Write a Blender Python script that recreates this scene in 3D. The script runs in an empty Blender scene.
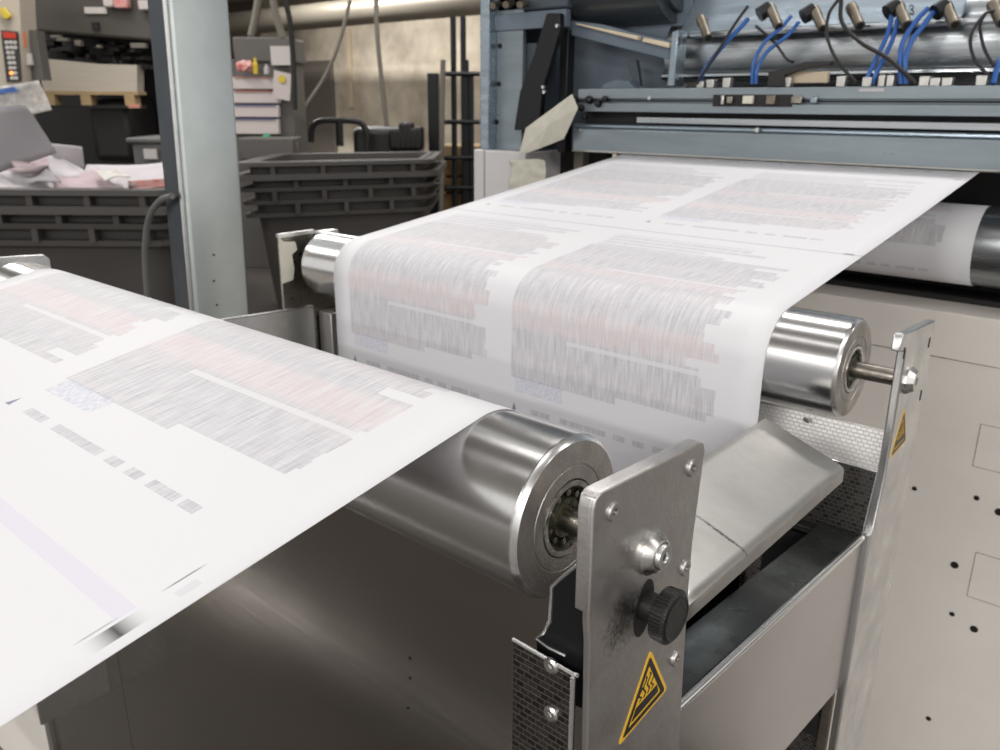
import bpy, bmesh, math, random
from mathutils import Vector, Matrix
random.seed(7)
S = bpy.context.scene
COL = S.collection
PI = math.pi
# ---------------------------------------------------------------- camera
F = 828.07
yw, pt, rl = math.radians(41.0327), math.radians(-18.172), math.radians(.3198)
CAM = Vector((.7629, -.6235, .1889))
fw = Vector((-math.sin(yw)*math.cos(pt), math.cos(yw)*math.cos(pt), math.sin(pt)))
r0 = Vector((math.cos(yw), math.sin(yw), 0)); u0 = r0.cross(fw)
rt = r0*math.cos(rl)+u0*math.sin(rl); up = -r0*math.sin(rl)+u0*math.cos(rl)
cd = bpy.data.cameras.new('camera'); cam = bpy.data.objects.new('camera', cd); COL.objects.link(cam)
cd.sensor_width = 36; cd.lens = 36*F/1000; cd.clip_start = .01; cd.clip_end = 100
cam.matrix_world = Matrix(((rt.x, up.x, -fw.x, CAM.x), (rt.y, up.y, -fw.y, CAM.y), (rt.z, up.z, -fw.z, CAM.z), (0, 0, 0, 1)))
cd.dof.use_dof = True; cd.dof.focus_distance = .40; cd.dof.aperture_fstop = 22
S.camera = cam
EF = Vector((-math.sin(yw), math.cos(yw), 0)); ER = Vector((math.cos(yw), math.sin(yw), 0))
def ray(x, y): return fw+rt*((x-500)/F)-up*((y-375)/F)
def on(ax, v, x, y):                      # where a sight line meets the plane axis = v
    d = ray(x, y); return CAM+d*((v-CAM[ax])/d[ax])
def far(x, y, D):                         # a point of the hall at ground distance D
    d = ray(x, y); return CAM+d*(D/d.dot(EF))
FLOOR = -.95
# ---------------------------------------------------------------- materials
def newmat(n):
    m = bpy.data.materials.new(n); m.use_nodes = True
    nt = m.node_tree; b = nt.nodes['Principled BSDF']; return m, nt, b
def mat(n, col, rough=.5, metal=0, noise=0, nscale=20, stretch=(1, 1, 1), bump=0, bscale=None, rvar=0, col2=None, emit=None, es=1, trans=0, alpha=1, ior=1.45, spec=.5, coord='Object'):
    m, nt, b = newmat(n); N = nt.nodes; L = nt.links
    b.inputs['Base Color'].default_value = (*col, 1); b.inputs['Roughness'].default_value = rough
    b.inputs['Metallic'].default_value = metal; b.inputs['Specular IOR Level'].default_value = spec
    b.inputs['Transmission Weight'].default_value = trans; b.inputs['IOR'].default_value = ior
    if emit: b.inputs['Emission Color'].default_value = (*emit, 1); b.inputs['Emission Strength'].default_value = es
    if noise or bump or rvar or col2:
        tc = N.new('ShaderNodeTexCoord'); mp = N.new('ShaderNodeMapping'); mp.inputs['Scale'].default_value = stretch
        L.new(tc.outputs[coord], mp.inputs[0])
        nz = N.new('ShaderNodeTexNoise'); nz.inputs['Scale'].default_value = nscale; nz.inputs['Detail'].default_value = 6; nz.inputs['Roughness'].default_value = .6
        L.new(mp.outputs[0], nz.inputs['Vector'])
        mr = N.new('ShaderNodeMapRange'); mr.inputs['From Min'].default_value = .3; mr.inputs['From Max'].default_value = .7
        L.new(nz.outputs['Fac'], mr.inputs['Value'])
        if noise or col2:
            c2 = col2 or tuple(c*(1-noise) for c in col)
            mx = N.new('ShaderNodeMix'); mx.data_type = 'RGBA'; mx.inputs[6].default_value = (*col, 1); mx.inputs[7].default_value = (*c2, 1)
            L.new(mr.outputs[0], mx.inputs[0]); L.new(mx.outputs[2], b.inputs['Base Color'])
        if rvar:
            m2 = N.new('ShaderNodeMapRange'); m2.inputs['To Min'].default_value = max(.03, rough-rvar); m2.inputs['To Max'].default_value = rough+rvar
            L.new(mr.outputs[0], m2.inputs['Value']); L.new(m2.outputs[0], b.inputs['Roughness'])
        if bump:
            bp = N.new('ShaderNodeBump'); bp.inputs['Strength'].default_value = bump; bp.inputs['Distance'].default_value = .001
            nb = N.new('ShaderNodeTexNoise'); nb.inputs['Scale'].default_value = bscale or nscale*4; nb.inputs['Detail'].default_value = 4
            L.new(mp.outputs[0], nb.inputs['Vector']); L.new(nb.outputs['Fac'], bp.inputs['Height']); L.new(bp.outputs[0], b.inputs['Normal'])
    return m
M = {}
M['alu_roller'] = mat('turned aluminium', (.74, .735, .73), .225, 1, .03, 8, (60, 1, 1), 0, 60, .018)
M['alu_face'] = mat('machined roller end', (.66, .63, .60), .42, 1, .35, 60, bump=.35, bscale=900, rvar=.1)
M['chamfer'] = mat('bright chamfer', (.85, .85, .85), .27, 1, .08, 80)
M['plate'] = mat('worn aluminium plate', (.68, .655, .64), .42, 1, .40, 45, bump=.12, bscale=500, rvar=.13)
M['plate_near'] = mat('smudged aluminium plate', (.70, .675, .66), .42, 1, .40, 45, bump=.12, bscale=500, rvar=.13)
M['plate_light'] = mat('pale aluminium plate', (.74, .74, .73), .34, 1, .2, 35, bump=.2, bscale=500, rvar=.08)
M['stainless'] = mat('brushed stainless', (.56, .54, .53), .30, 1, .10, 3, (1, 1, 1), 0, 40, .05)
M['edge'] = mat('bright folded edge', (.88, .88, .87), .25, 1)
M['dull_steel'] = mat('dull sheet steel', (.62, .61, .58), .42, 1, .22, 18, (1, 1, 1), .05, 300, .08)
M['shelf'] = mat('dark steel shelf', (.22, .25, .25), .25, 1, .45, 30, rvar=.1)
M['dark_sheet'] = mat('dark polished sheet', (.36, .335, .305), .19, 1, .15, 8, (1, 1, 30), .02, 50, .03)
M['zinc'] = mat('zinc plated', (.70, .69, .66), .3, 1, .2, 200, rvar=.1)
M['shaft'] = mat('shaft steel', (.36, .33, .29), .32, 1, .4, 90, rvar=.1)
M['bearing'] = mat('greasy bearing', (.035, .035, .028), .35, .6, 0, 300, col2=(.14, .14, .08), bump=1, bscale=900)
M['black'] = mat('black plastic', (.016, .015, .015), .42, 0, .3, 60, bump=.3, bscale=900)
M['blackmetal'] = mat('black metal', (.012, .013, .015), .35, .3, .3, 10)
M['void'] = mat('dark recess', (.010, .009, .009), .6)
M['bin'] = mat('dark grey polyethylene', (.062, .056, .052), .55, 0, .15, 4)
M['bin2'] = mat('grey tote plastic', (.12, .12, .115), .5, 0, .2, 9)
M['beige'] = mat('beige painted panel', (.80, .755, .70), .45, 0, .10, 5, col2=(.72, .675, .62), bump=.05, bscale=90, rvar=.05)
M['white_enamel'] = mat('white grey enamel', (.62, .60, .60), .45, 0, .1, 8)
M['blue'] = mat('blue grey enamel', (.16, .20, .245), .35, .15, .3, 6, rvar=.08)
M['blue_dark'] = mat('dark blue grey enamel', (.07, .088, .11), .4, .15, .35, 7)
M['blue_steel'] = mat('blue tinted steel', (.36, .43, .49), .3, .85, .3, 9, (1, 8, 8), rvar=.1)
M['beam'] = mat('grey blue beam', (.27, .315, .345), .34, .55, .25, 6, (1, 6, 6), rvar=.08)
M['housing'] = mat('dark grey roll', (.16, .18, .20), .35, .8, .4, 9, (.6, 14, 14), rvar=.08)
M['chrome'] = mat('chromed drum', (.50, .53, .55), .30, 1, .35, 10, (.6, 22, 22), rvar=.08)
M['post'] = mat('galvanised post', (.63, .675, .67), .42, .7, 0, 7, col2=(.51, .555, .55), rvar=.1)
M['post_dark'] = mat('post side', (.10, .115, .13), .35, .7, .3, 12)  # dark copy of the post tone, paints its shaded side
M['hose_blue'] = mat('blue hose', (.03, .11, .36), .35, 0)
M['brass'] = mat('dull brass', (.24, .21, .165), .4, .8, .3, 80)
M['masking'] = mat('masking paper', (.60, .58, .49), .7, 0, .12, 40, bump=.3, bscale=60)
M['yellow'] = mat('sign yellow', (.72, .42, .03), .35)
M['ink'] = mat('black ink', (.012, .012, .012), .4)
M['wall'] = mat('stained plaster', (.82, .73, .58), .8, 0, 0, 1.1, col2=(.30, .25, .19), bump=.2, bscale=20)
M['wall_dark'] = mat('dark plaster', (.12, .10, .08), .85, 0, .3, 1.5)
M['floor'] = mat('concrete floor', (.075, .066, .058), .5, 0, .3, 3, bump=.1, bscale=60)
M['ceil'] = mat('hall ceiling', (.45, .43, .40), .9, 0, .2, 1)
M['pipe'] = mat('grey brown duct', (.25, .225, .18), .5, .5, .2, 2, (1, 6, 6))
M['press'] = mat('dark olive press', (.075, .068, .058), .45, .1, .25, 2)
M['machineblk'] = mat('black machinery', (.008, .007, .007), .5, 0, .5, 8, bump=.3, bscale=30)
M['panel_cream'] = mat('cream console', (.42, .37, .30), .5)
M['keypad'] = mat('keypad', (.03, .028, .028), .4)
M['button'] = mat('grey button', (.50, .47, .44), .4)
M['btn_lit'] = mat('lit button', (.8, .35, .1), .4, emit=(1, .35, .06), es=1.1)
M['led'] = mat('red display', (.3, .02, .01), .4, emit=(.9, .07, .02), es=.15)
M['orange'] = mat('orange plastic', (.75, .17, .05), .45)
M['estop'] = mat('yellow plastic', (.55, .42, .04), .45)
M['wood'] = mat('pallet wood', (.42, .30, .16), .8, 0, .3, 8, (1, 1, 6))
M['cardboard'] = mat('brown crates', (.30, .18, .08), .8, 0, .5, 9)
M['sheetstack'] = mat('sheet stack', (.48, .43, .36), .8, 0, .15, 3, (1, 1, 40))
M['paper_white'] = mat('white paper', (.48, .45, .465), .8, 0, .12, 9)
M['paper_pink'] = mat('pinkish paper', (.46, .36, .38), .8, 0, .2, 14)
M['paper_red'] = mat('red printed paper', (.55, .10, .07), .7, 0, .4, 20, col2=(.65, .5, .48))
M['paper_grey'] = mat('grey board', (.235, .225, .235), .7)
M['paper_print'] = mat('printed newspaper', (.62, .60, .55), .8, 0, 0, 30, col2=(.36, .34, .32))
M['paper_blue'] = mat('blue print', (.06, .14, .38), .7)
M['cabinet'] = mat('grey cabinet', (.10, .092, .085), .5)
M['drawer'] = mat('pale drawer', (.52, .46, .44), .6)
M['redline'] = mat('red label', (.50, .22, .16), .6)
M['blueline'] = mat('blue label', (.14, .15, .30), .6)
M['green'] = mat('green plastic', (.05, .25, .12), .5)
M['pinkbag'] = mat('pink crumpled bag', (.45, .30, .27), .6, 0, .5, 25, bump=.4)
M['door'] = mat('grey brown door', (.175, .155, .13), .6)
M['strap'] = mat('grey strap', (.15, .135, .11), .6)
M['cream'] = mat('cream strip', (.62, .52, .38), .55)
M['tube_lamp'] = mat('lamp tube', (.9, .9, .9), .4, emit=(1, .97, .92), es=3)
def glass():
    m, nt, b = newmat('scratched guard window'); N = nt.nodes; L = nt.links
    b.inputs['Base Color'].default_value = (.95, .97, 1, 1); b.inputs['Roughness'].default_value = .03
    b.inputs['Transmission Weight'].default_value = 1; b.inputs['IOR'].default_value = 1.02
    return m
def embossed(name, c1, c2, rough, mk):
    m, nt, b = newmat(name); N = nt.nodes; L = nt.links
    tc = N.new('ShaderNodeTexCoord'); br = N.new('ShaderNodeTexBrick')
    L.new(tc.outputs['UV'], br.inputs['Vector'])
    br.inputs['Scale'].default_value = 1; br.inputs['Brick Width'].default_value = .0044; br.inputs['Row Height'].default_value = .0030
    br.inputs['Mortar Size'].default_value = .00045; br.inputs['Mortar Smooth'].default_value = .6
    br.inputs['Color1'].default_value = (*c1, 1); br.inputs['Color2'].default_value = (*c2, 1); br.inputs['Mortar'].default_value = (*(min(1, c*mk) for c in c1), 1)
    L.new(br.outputs['Color'], b.inputs['Base Color'])
    bp = N.new('ShaderNodeBump'); bp.inputs['Strength'].default_value = .8; bp.inputs['Distance'].default_value = .0006
    L.new(br.outputs['Fac'], bp.inputs['Height']); L.new(bp.outputs[0], b.inputs['Normal'])
    b.inputs['Metallic'].default_value = 1; b.inputs['Roughness'].default_value = rough
    return m
M['emboss'] = embossed('embossed sheet', (.95, .93, .90), (.88, .86, .83), .50, .76)  # lit copy: lamp light the tilted face reflects is painted pale
M['emboss_dark'] = embossed('worn embossed sheet', (.17, .16, .15), (.07, .065, .06), .34, 1.25)  # dark copy, used below the bend and on the cover sheets

# printed web: everything on it is placed by metres across (u) and along (v) the sheet
def web_material():
    m, nt, b = newmat('printed paper web'); N = nt.nodes; L = nt.links
    class E:
        def __init__(s, o): s.o = o
        def __add__(s, k): return op('ADD', s, k)
        def __sub__(s, k): return op('SUBTRACT', s, k)
        def __mul__(s, k): return op('MULTIPLY', s, k)
        def __truediv__(s, k): return op('DIVIDE', s, k)
        def __gt__(s, k): return op('GREATER_THAN', s, k)
        def __lt__(s, k): return op('LESS_THAN', s, k)
    def op(t, a, c=None, d=None):
        n = N.new('ShaderNodeMath'); n.operation = t
        for i, k in enumerate((a, c, d)):
            if k is None: continue
            if isinstance(k, E): L.new(k.o, n.inputs[i])
            else: n.inputs[i].default_value = k
        return E(n.outputs[0])
    def band(x, a, c): return (x > a)*(x < c)
    def soft(x, a, c, s): # smooth band
        def sm(q, e0, e1):
            n = N.new('ShaderNodeMapRange'); n.interpolation_type = 'SMOOTHSTEP'; L.new(q.o, n.inputs['Value'])
            n.inputs['From Min'].default_value = e0; n.inputs['From Max'].default_value = e1; return E(n.outputs[0])
        return sm(x, a-s, a+s)*(op('SUBTRACT', 1.0, sm(x, c-s, c+s)))
    def vec(x, y, z=0.0):
        n = N.new('ShaderNodeCombineXYZ')
        for i, k in enumerate((x, y, z)):
            if isinstance(k, E): L.new(k.o, n.inputs[i])
            else: n.inputs[i].default_value = k
        return n.outputs[0]
    def noise(x, y, sc=1, det=2, z=0.0):
        n = N.new('ShaderNodeTexNoise'); n.inputs['Scale'].default_value = sc; n.inputs['Detail'].default_value = det
        L.new(vec(x, y, z), n.inputs['Vector']); return E(n.outputs['Fac'])
    def white(x, y=0.0):
        n = N.new('ShaderNodeTexWhiteNoise'); n.noise_dimensions = '2D'; L.new(vec(x, y), n.inputs['Vector']); return E(n.outputs['Value'])
    def mixc(f, a, c):
        n = N.new('ShaderNodeMix'); n.data_type = 'RGBA'
        L.new(f.o, n.inputs[0])
        for i, k in ((6, a), (7, c)):
            if isinstance(k, tuple): n.inputs[i].default_value = (*k, 1)
            else: L.new(k, n.inputs[i])
        return n.outputs[2]
    tc = N.new('ShaderNodeUVMap'); sp = N.new('ShaderNodeSeparateXYZ'); L.new(tc.outputs[0], sp.inputs[0])
    u = E(sp.outputs[0]); v = E(sp.outputs[1])
    V = v+7.19
    pg = op('FLOOR', V/.35); w = V-pg*.35
    colr = u > .254
    c = u-.027-colr*.242                              # metres from the left edge of a text column
    incol = (c > 0.0)*(c < .222)
    near = v < -.7                                    # stretch that runs over the front roller
    line = op('FLOOR', w/.0075); rnd = white(line, pg*7.0+colr)
    lim = op('SUBTRACT', .214, rnd*rnd*.030)
    body = op('MAXIMUM', (w > .0765)*1.0, (w > .070)*(c < .12))*(w < .285)*incol*(c < lim)
    # last ragged lines step in
    # headed rows near the top of a page
    l2 = op('FLOOR', w/.0105); f2 = w/.0105-l2; r2 = white(l2, pg*3.0+colr+.5)
    rows = band(w, .285, .330)*incol*(c < op('SUBTRACT', .212, r2*.09))*soft(f2, .18, .86, .12)*(c > .004)
    printed = v > -1.245
    gap = op('SUBTRACT', 1.0, op('MAXIMUM', band(w, .1135, .1175), band(w, .214, .218))*(c > .065)*.8)
    body = body*gap*printed; rows = rows*printed
    # streaky copy
    st = noise(u*900.0, v*55.0, 1, 2)
    st2 = noise(u*420.0, v*34.0, 1, 3, 5.0)
    lines = noise(u*60.0, v*750.0, 1, 1, 2.0)
    ink = op('MULTIPLY_ADD', st, 1.5, -.32)+(st2-.5)*1.9+(lines-.5)*.5
    ink = op('MINIMUM', op('MAXIMUM', ink, 0.0), 1.0)
    ink = ink*.55+.12
    tint = noise(u*3.0+pg, w*38.0, 1, 1, 9.0)
    red = soft(tint, .56, .9, .05)*.30
    redb = op('MAXIMUM', red, op('MAXIMUM', soft(w, .121, .146, .004)*.85, soft(w, .196, .216, .006)*.65))
    tcol = mixc(redb, (.30, .29, .315), (.58, .42, .40))
    base = (.735, .73, .755)
    col = mixc(body*ink*.85, base, tcol)
    col = mixc(rows*(ink*.75+.08), col, (.42, .40, .45))
    # signature, small drop mark, footer words
    sg = band(w, .056, .072)*incol*(c > .005)*(c < .062)*(noise(u*900.0, v*260.0, 1, 3) > .50)*.30
    col = mixc(sg, col, (.22, .30, .55))
    word = noise(op('FLOOR', c/.004), 3.0, .55, 0) > .44
    ft = band(w, .0365, .042)*incol*(c > .02)*(c < .20)*word*(ink*1.3)
    col = mixc(ft, col, (.40, .41, .44))
    dx = op('ABSOLUTE', c-.004); dw = w-.036
    drop = (dx < op('MULTIPLY', op('SUBTRACT', .0085, dw), .33))*(dw > 0.0)*(dw < .0085)
    col = mixc(drop*.75, col, (.09, .11, .22))
    # page seam, edge marks
    col = mixc(soft(w, .0004, .0020, .0004)*op('SUBTRACT', 1.0, near)*.9, col, (.35, .36, .45))
    col = mixc(soft(w, .3485, .35, .0007)*0.0, col, (.3, .3, .3))
    col = mixc(band(u, .503, .512)*band(w, .0, .0045)*op('SUBTRACT', 1.0, near)*.75, col, (.14, .14, .18))
    vio = band(w, .3365, .3445)*(u < .505)*near
    col = mixc(vio*.30, col, (.60, .565, .74))
    g = op('SUBTRACT', 1.0, op('ABSOLUTE', (w-.334)/.0125))
    gm = op('MAXIMUM', g, 0.0)*band(u, .5065, .5145)*near
    gm = gm*gm
    col = mixc(gm*.95, col, (.05, .05, .05))
    col = mixc(soft(w, .006, .020, .004)*soft(u, .5042, .5050, .0003)*near*.85, col, (.10, .10, .11))
    col = mixc(soft(w, .3235, .3365, .003)*soft(u, .5038, .5046, .0003)*near*.55, col, (.10, .10, .11))
    col = mixc(band(w, .006, .015)*band(u, .509, .5135)*near*.12, col, (.2, .2, .25))
    L.new(col, b.inputs['Base Color']); b.inputs['Roughness'].default_value = .55; b.inputs['Specular IOR Level'].default_value = .3
    return m
M['web'] = web_material()

# ---------------------------------------------------------------- mesh helpers
class G:
    def __init__(s): s.b = bmesh.new(); s.uvl = s.b.loops.layers.uv.new('UVMap')
    def box(s, a, c, R=None, T=None):
        x0, x1 = sorted((a[0], c[0])); y0, y1 = sorted((a[1], c[1])); z0, z1 = sorted((a[2], c[2]))
        vs = [Vector((x, y, z)) for x in (x0, x1) for y in (y0, y1) for z in (z0, z1)]
        if R: vs = [R @ q for q in vs]
        if T is not None: vs = [q+Vector(T) for q in vs]
        v = [s.b.verts.new(q) for q in vs]
        for f in ((0, 1, 3, 2), (4, 6, 7, 5), (0, 4, 5, 1), (2, 3, 7, 6), (0, 2, 6, 4), (1, 5, 7, 3)):
            s.b.faces.new([v[i] for i in f])
        return s
    def hexa(s, lo, hi):                 # two quads joined
        a = [s.b.verts.new(q) for q in lo]; c = [s.b.verts.new(q) for q in hi]; n = len(a)
        s.b.faces.new(a); s.b.faces.new(c[::-1])
        for i in range(n): s.b.faces.new([a[i], c[i], c[(i+1) % n], a[(i+1) % n]])
        return s
    def prism(s, pts, axis, a, c):       # polygon in the two other axes, extruded from a to c
        def P(p, k):
            q = [0, 0, 0]; o = [i for i in range(3) if i != axis]; q[o[0]], q[o[1]] = p; q[axis] = k; return q
        return s.hexa([P(p, a) for p in pts], [P(p, c) for p in pts])
    def lathe(s, prof, origin, axis=(1, 0, 0), seg=64, closed=False):   # prof: (along, radius)
        ax = Vector(axis).normalized(); t = Vector((0, 0, 1)) if abs(ax.z) < .9 else Vector((1, 0, 0))
        e1 = ax.cross(t).normalized(); e2 = ax.cross(e1); o = Vector(origin); rings = []
        for (h, r) in prof:
            if r < 1e-7: rings.append([s.b.verts.new(o+ax*h)])
            else: rings.append([s.b.verts.new(o+ax*h+(e1*math.cos(2*PI*k/seg)+e2*math.sin(2*PI*k/seg))*r) for k in range(seg)])
        pairs = list(zip(rings, rings[1:]))
        if closed: pairs.append((rings[-1], rings[0]))
        for A, B in pairs:
            for k in range(seg):
                q = (k+1) % seg
                if len(A) == 1 and len(B) == 1: break
                if len(A) == 1: s.b.faces.new([A[0], B[k], B[q]])
                elif len(B) == 1: s.b.faces.new([A[k], B[0], A[q]])
                else: s.b.faces.new([A[k], B[k], B[q], A[q]])
        return s
    def tube(s, pts, r, seg=10, flat=1):
        pts = [Vector(p) for p in pts]; rings = []
        n = None
        for i, p in enumerate(pts):
            d = (pts[min(i+1, len(pts)-1)]-pts[max(i-1, 0)]).normalized()
            if n is None:
                n = d.orthogonal().normalized()
            n = (n-d*n.dot(d)).normalized(); m = d.cross(n)
            rr = r[i] if isinstance(r, (list, tuple)) else r
            rings.append([s.b.verts.new(p+(n*math.cos(2*PI*k/seg)+m*math.sin(2*PI*k/seg)*flat)*rr) for k in range(seg)])
        for A, B in zip(rings, rings[1:]):
            for k in range(seg): s.b.faces.new([A[k], A[(k+1) % seg], B[(k+1) % seg], B[k]])
        s.b.faces.new(rings[0][::-1]); s.b.faces.new(rings[-1]); return s
    def grid(s, rows, th=0, uv=None):    # rows of points -> sheet with thickness
        vs = [[s.b.verts.new(p) for p in r] for r in rows]; fs = []
        for i in range(len(rows)-1):
            for j in range(len(rows[0])-1):
                f = s.b.faces.new([vs[i][j], vs[i+1][j], vs[i+1][j+1], vs[i][j+1]]); fs.append(f)
                if uv:
                    for l, (a, c) in zip(f.loops, ((i, j), (i+1, j), (i+1, j+1), (i, j+1))): l[s.uvl].uv = uv[a][c]
        return s
    def planar_uv(s, a, c):
        for f in s.b.faces:
            for l in f.loops: co = l.vert.co; l[s.uvl].uv = (co.dot(Vector(a)), co.dot(Vector(c)))
        return s
    def done(s, name, m, parent=None, smooth=False, bevel=0, seg=2, solid=0, sub=0, offset=0):
        bmesh.ops.recalc_face_normals(s.b, faces=s.b.faces)
        me = bpy.data.meshes.new(name); s.b.to_mesh(me); s.b.free()
        for q in (m if isinstance(m, list) else [m]): me.materials.append(M[q])
        o = bpy.data.objects.new(name, me); COL.objects.link(o)
        if parent:
            o.parent = parent; o.matrix_parent_inverse = parent.matrix_world.inverted() if False else Matrix.Translation(-parent.location)
            if parent.rotation_euler.z: o.matrix_parent_inverse = parent['_mi']
        if smooth:
            for p in me.polygons: p.use_smooth = True
            try: me.set_sharp_from_angle(angle=math.radians(35))
            except Exception: pass
        if solid:
            q = o.modifiers.new('s', 'SOLIDIFY'); q.thickness = solid; q.offset = offset
        if bevel:
            q = o.modifiers.new('b', 'BEVEL'); q.width = bevel; q.segments = seg; q.limit_method = 'ANGLE'; q.angle_limit = math.radians(40)
            for p in me.polygons: p.use_smooth = True
            try: me.set_sharp_from_angle(angle=math.radians(35))
            except Exception: pass
        if sub:
            q = o.modifiers.new('u', 'SUBSURF'); q.levels = q.render_levels = sub
            for p in me.polygons: p.use_smooth = True
        return o
def tag(o, label, cat, group=None):
    o['label'] = label; o['category'] = cat
    if group: o['group'] = group
    return o
def thing(name, label, cat, loc, group=None):
    o = bpy.data.objects.new(name, None); COL.objects.link(o); o.location = loc; o.empty_display_size = .02
    return tag(o, label, cat, group)
def struct(o): o['kind'] = 'structure'; return o
def spline(pts, n=8):
    P = [Vector(p) for p in pts]; P = [P[0]*2-P[1]]+P+[P[-1]*2-P[-2]]; out = []
    for i in range(1, len(P)-2):
        for k in range(n):
            t = k/n; a, b_, c, d = P[i-1], P[i], P[i+1], P[i+2]
            out.append(.5*((2*b_)+(c-a)*t+(2*a-5*b_+4*c-d)*t*t+(3*b_-a-3*c+d)*t**3))
    out.append(P[-2]); return out
def arc(cx, cy, r, a0, a1, n): return [(cx+r*math.cos(math.radians(a0+(a1-a0)*i/n)), cy+r*math.sin(math.radians(a0+(a1-a0)*i/n))) for i in range(n+1)]
def rrect(x0, y0, x1, y1, r, n=5):
    return arc(x1-r, y1-r, r, 0, 90, n)+arc(x0+r, y1-r, r, 90, 180, n)+arc(x0+r, y0+r, r, 180, 270, n)+arc(x1-r, y0+r, r, 270, 360, n)
# frame of the hall: box given by sideways, depth and height
RH = Matrix(((ER.x, EF.x, 0), (ER.y, EF.y, 0), (0, 0, 1)))
def H(s_, D, z): return Vector((CAM.x, CAM.y, 0))+ER*s_+EF*D+Vector((0, 0, z))
def fs(px, py, D):       # sideways and height of a sight line at depth D
    p = far(px, py, D); return (p-CAM).dot(ER), p.z
def hbox(g, px0, py0, px1, py1, D, depth):
    s0, z0 = fs(px0, py0, D); s1, _ = fs(px1, py0, D); _, z1 = fs(px0, py1, D)
    return hb(g, s0, s1, D, D+depth, z0, z1)
def hb(g, s0, s1, D0, D1, z0, z1):
    s0, s1 = sorted((s0, s1)); z0, z1 = sorted((z0, z1))
    return g.hexa([H(s0, D0, z0), H(s1, D0, z0), H(s1, D1, z0), H(s0, D1, z0)], [H(s0, D0, z1), H(s1, D0, z1), H(s1, D1, z1), H(s0, D1, z1)])

# ================================================================ the web
R = .03866; Y1, Z1 = -.35064, .0114; B2 = math.radians(7.4155); A1 = math.radians(10.08); W = .52
def web_path():
    P = []   # (y, z, v)
    ru = R+.0006
    def add(y, z, v): P.append((y, z, v))
    tp = Vector((-math.sin(B2)*ru, math.cos(B2)*ru))
    for k in range(9, 0, -1):
        s = .57*k/9; add(tp.x+s*math.cos(B2), tp.y+s*math.sin(B2)-.0012*math.sin(PI*s/.57), s)
    n = 16
    for k in range(n+1):
        a = PI/2+B2+(PI/2-B2)*k/n; add(ru*math.cos(a), ru*math.sin(a), -ru*(a-PI/2-B2))
    v0 = -ru*(PI/2-B2); zb = -.36; rb = .0387; yA = -ru+0-rb; yB = Y1+ru+rb
    for k in range(1, 8): add(-ru, zb*k/7, v0+zb*k/7)
    v1 = v0+zb
    for k in range(1, 9):
        a = -PI/2*k/8; add(yA+rb*math.cos(a), zb+rb*math.sin(a), v1-rb*PI/2*k/8)
    v2 = v1-rb*PI/2; d = yA-yB
    for k in range(0, 9):
        a = -PI/2-PI/2*k/8; add(yB+rb*math.cos(a), zb+rb*math.sin(a), v2-d*(1 if k >= 0 else 0)-rb*PI/2*k/8)
    v3 = v2-d-rb*PI/2
    top = Y1+ru
    # the rest of the copy is counted from the crown of the front roller
    C = -1.075
    av = ru*(PI/2)
    tot = v3-(C+av)
    for k in range(1, 8): add(top, zb+(Z1-zb)*k/7, v3+((C+av)-v3)*k/7)
    for k in range(1, n+1):
        a = (PI/2+A1)*k/n; add(Y1+ru*math.cos(a), Z1+ru*math.sin(a), C+av-ru*a if k < n else C-ru*A1)
    t = Vector((Y1-math.sin(A1)*ru, Z1+math.cos(A1)*ru))
    for k in range(1, 9):
        s = .62*k/8; add(t.x-s*math.cos(A1), t.y-s*math.sin(A1), C-ru*A1-s)
    return P
path = web_path()
nx = 24
g = G(); rows = []; uvs = []
for (y, z, v) in path:
    rows.append([(W*i/nx, y, z) for i in range(nx+1)]); uvs.append([(W*i/nx, v) for i in range(nx+1)])
g.grid(rows, uv=uvs)
web = g.done('paper_web', 'web', smooth=True, solid=.0002)
tag(web, 'wide white printed paper web running over both metal rollers', 'paper')

# ================================================================ rollers
def roller(label, y, z, x0, x1, r, shaft_to, shaft_from, mat_='alu_roller', group='aluminium guide rollers'):
    t = thing('guide_roller', label, 'roller', (x0, y, z), group)
    c = .0024
    G().lathe([(0, r*.35), (0, r-c), (c, r), (x1-x0-c*1.2, r), (x1-x0-c*1.2, r-.0004), (x1-x0-c, r-.0004), (x1-x0-c+.0002, r-.0002)], (x0, y, z), seg=128).done('roller_shell', mat_, t, smooth=True)
    G().lathe([(-c+.0002, r-.0002), (-c*.2, r-c*.9), (0, r-c)], (x1, y, z), seg=128).done('chamfer_ring', 'chamfer', t, smooth=True)
    G().lathe([(0, r-c), (0, r*.66), (-.0004, r*.655), (-.0004, r*.64), (0, r*.635), (0, r*.485), (-.002, r*.47), (-.006, r*.47)], (x1, y, z), seg=96).done('end_face', 'alu_face', t, smooth=True)
    g = G(); g.lathe([(-.006, r*.47), (-.0025, r*.47), (-.0015, r*.41), (-.0015, r*.37), (-.0035, r*.35), (-.0035, r*.26), (-.001, r*.24), (-.001, r*.16)], (x1, y, z), seg=64)
    be = g.done('bearing', 'bearing', t, smooth=True)
    G().lathe([(-.0014, r*.47), (0.0003, r*.465), (.0003, r*.40), (-.0014, r*.395)], (x1, y, z), seg=64).done('seal_ring', 'zinc', be, smooth=True)
    g = G()
    for k in range(10):
        a = 2*PI*k/10+.2; g.lathe([(-.003, 0), (-.003, .0016), (-.0014, .0016), (-.0008, 0)], (x1, y+r*.305*math.cos(a), z+r*.305*math.sin(a)), seg=8)
    g.done('bearing_ball', 'shaft', be, smooth=True)
    sr = r*.165
    G().lathe([(0, 0), (0, sr), (shaft_to-shaft_from, sr), (shaft_to-shaft_from, 0)], (shaft_from, y, z), seg=40).done('shaft', 'shaft', t, smooth=True)
    return t
XP = .611; TH = .0062
roller('large front aluminium roller with greasy bearing beside the near upright plate', Y1, Z1, -.055, .567, R, XP-.001, -.082)
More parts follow.
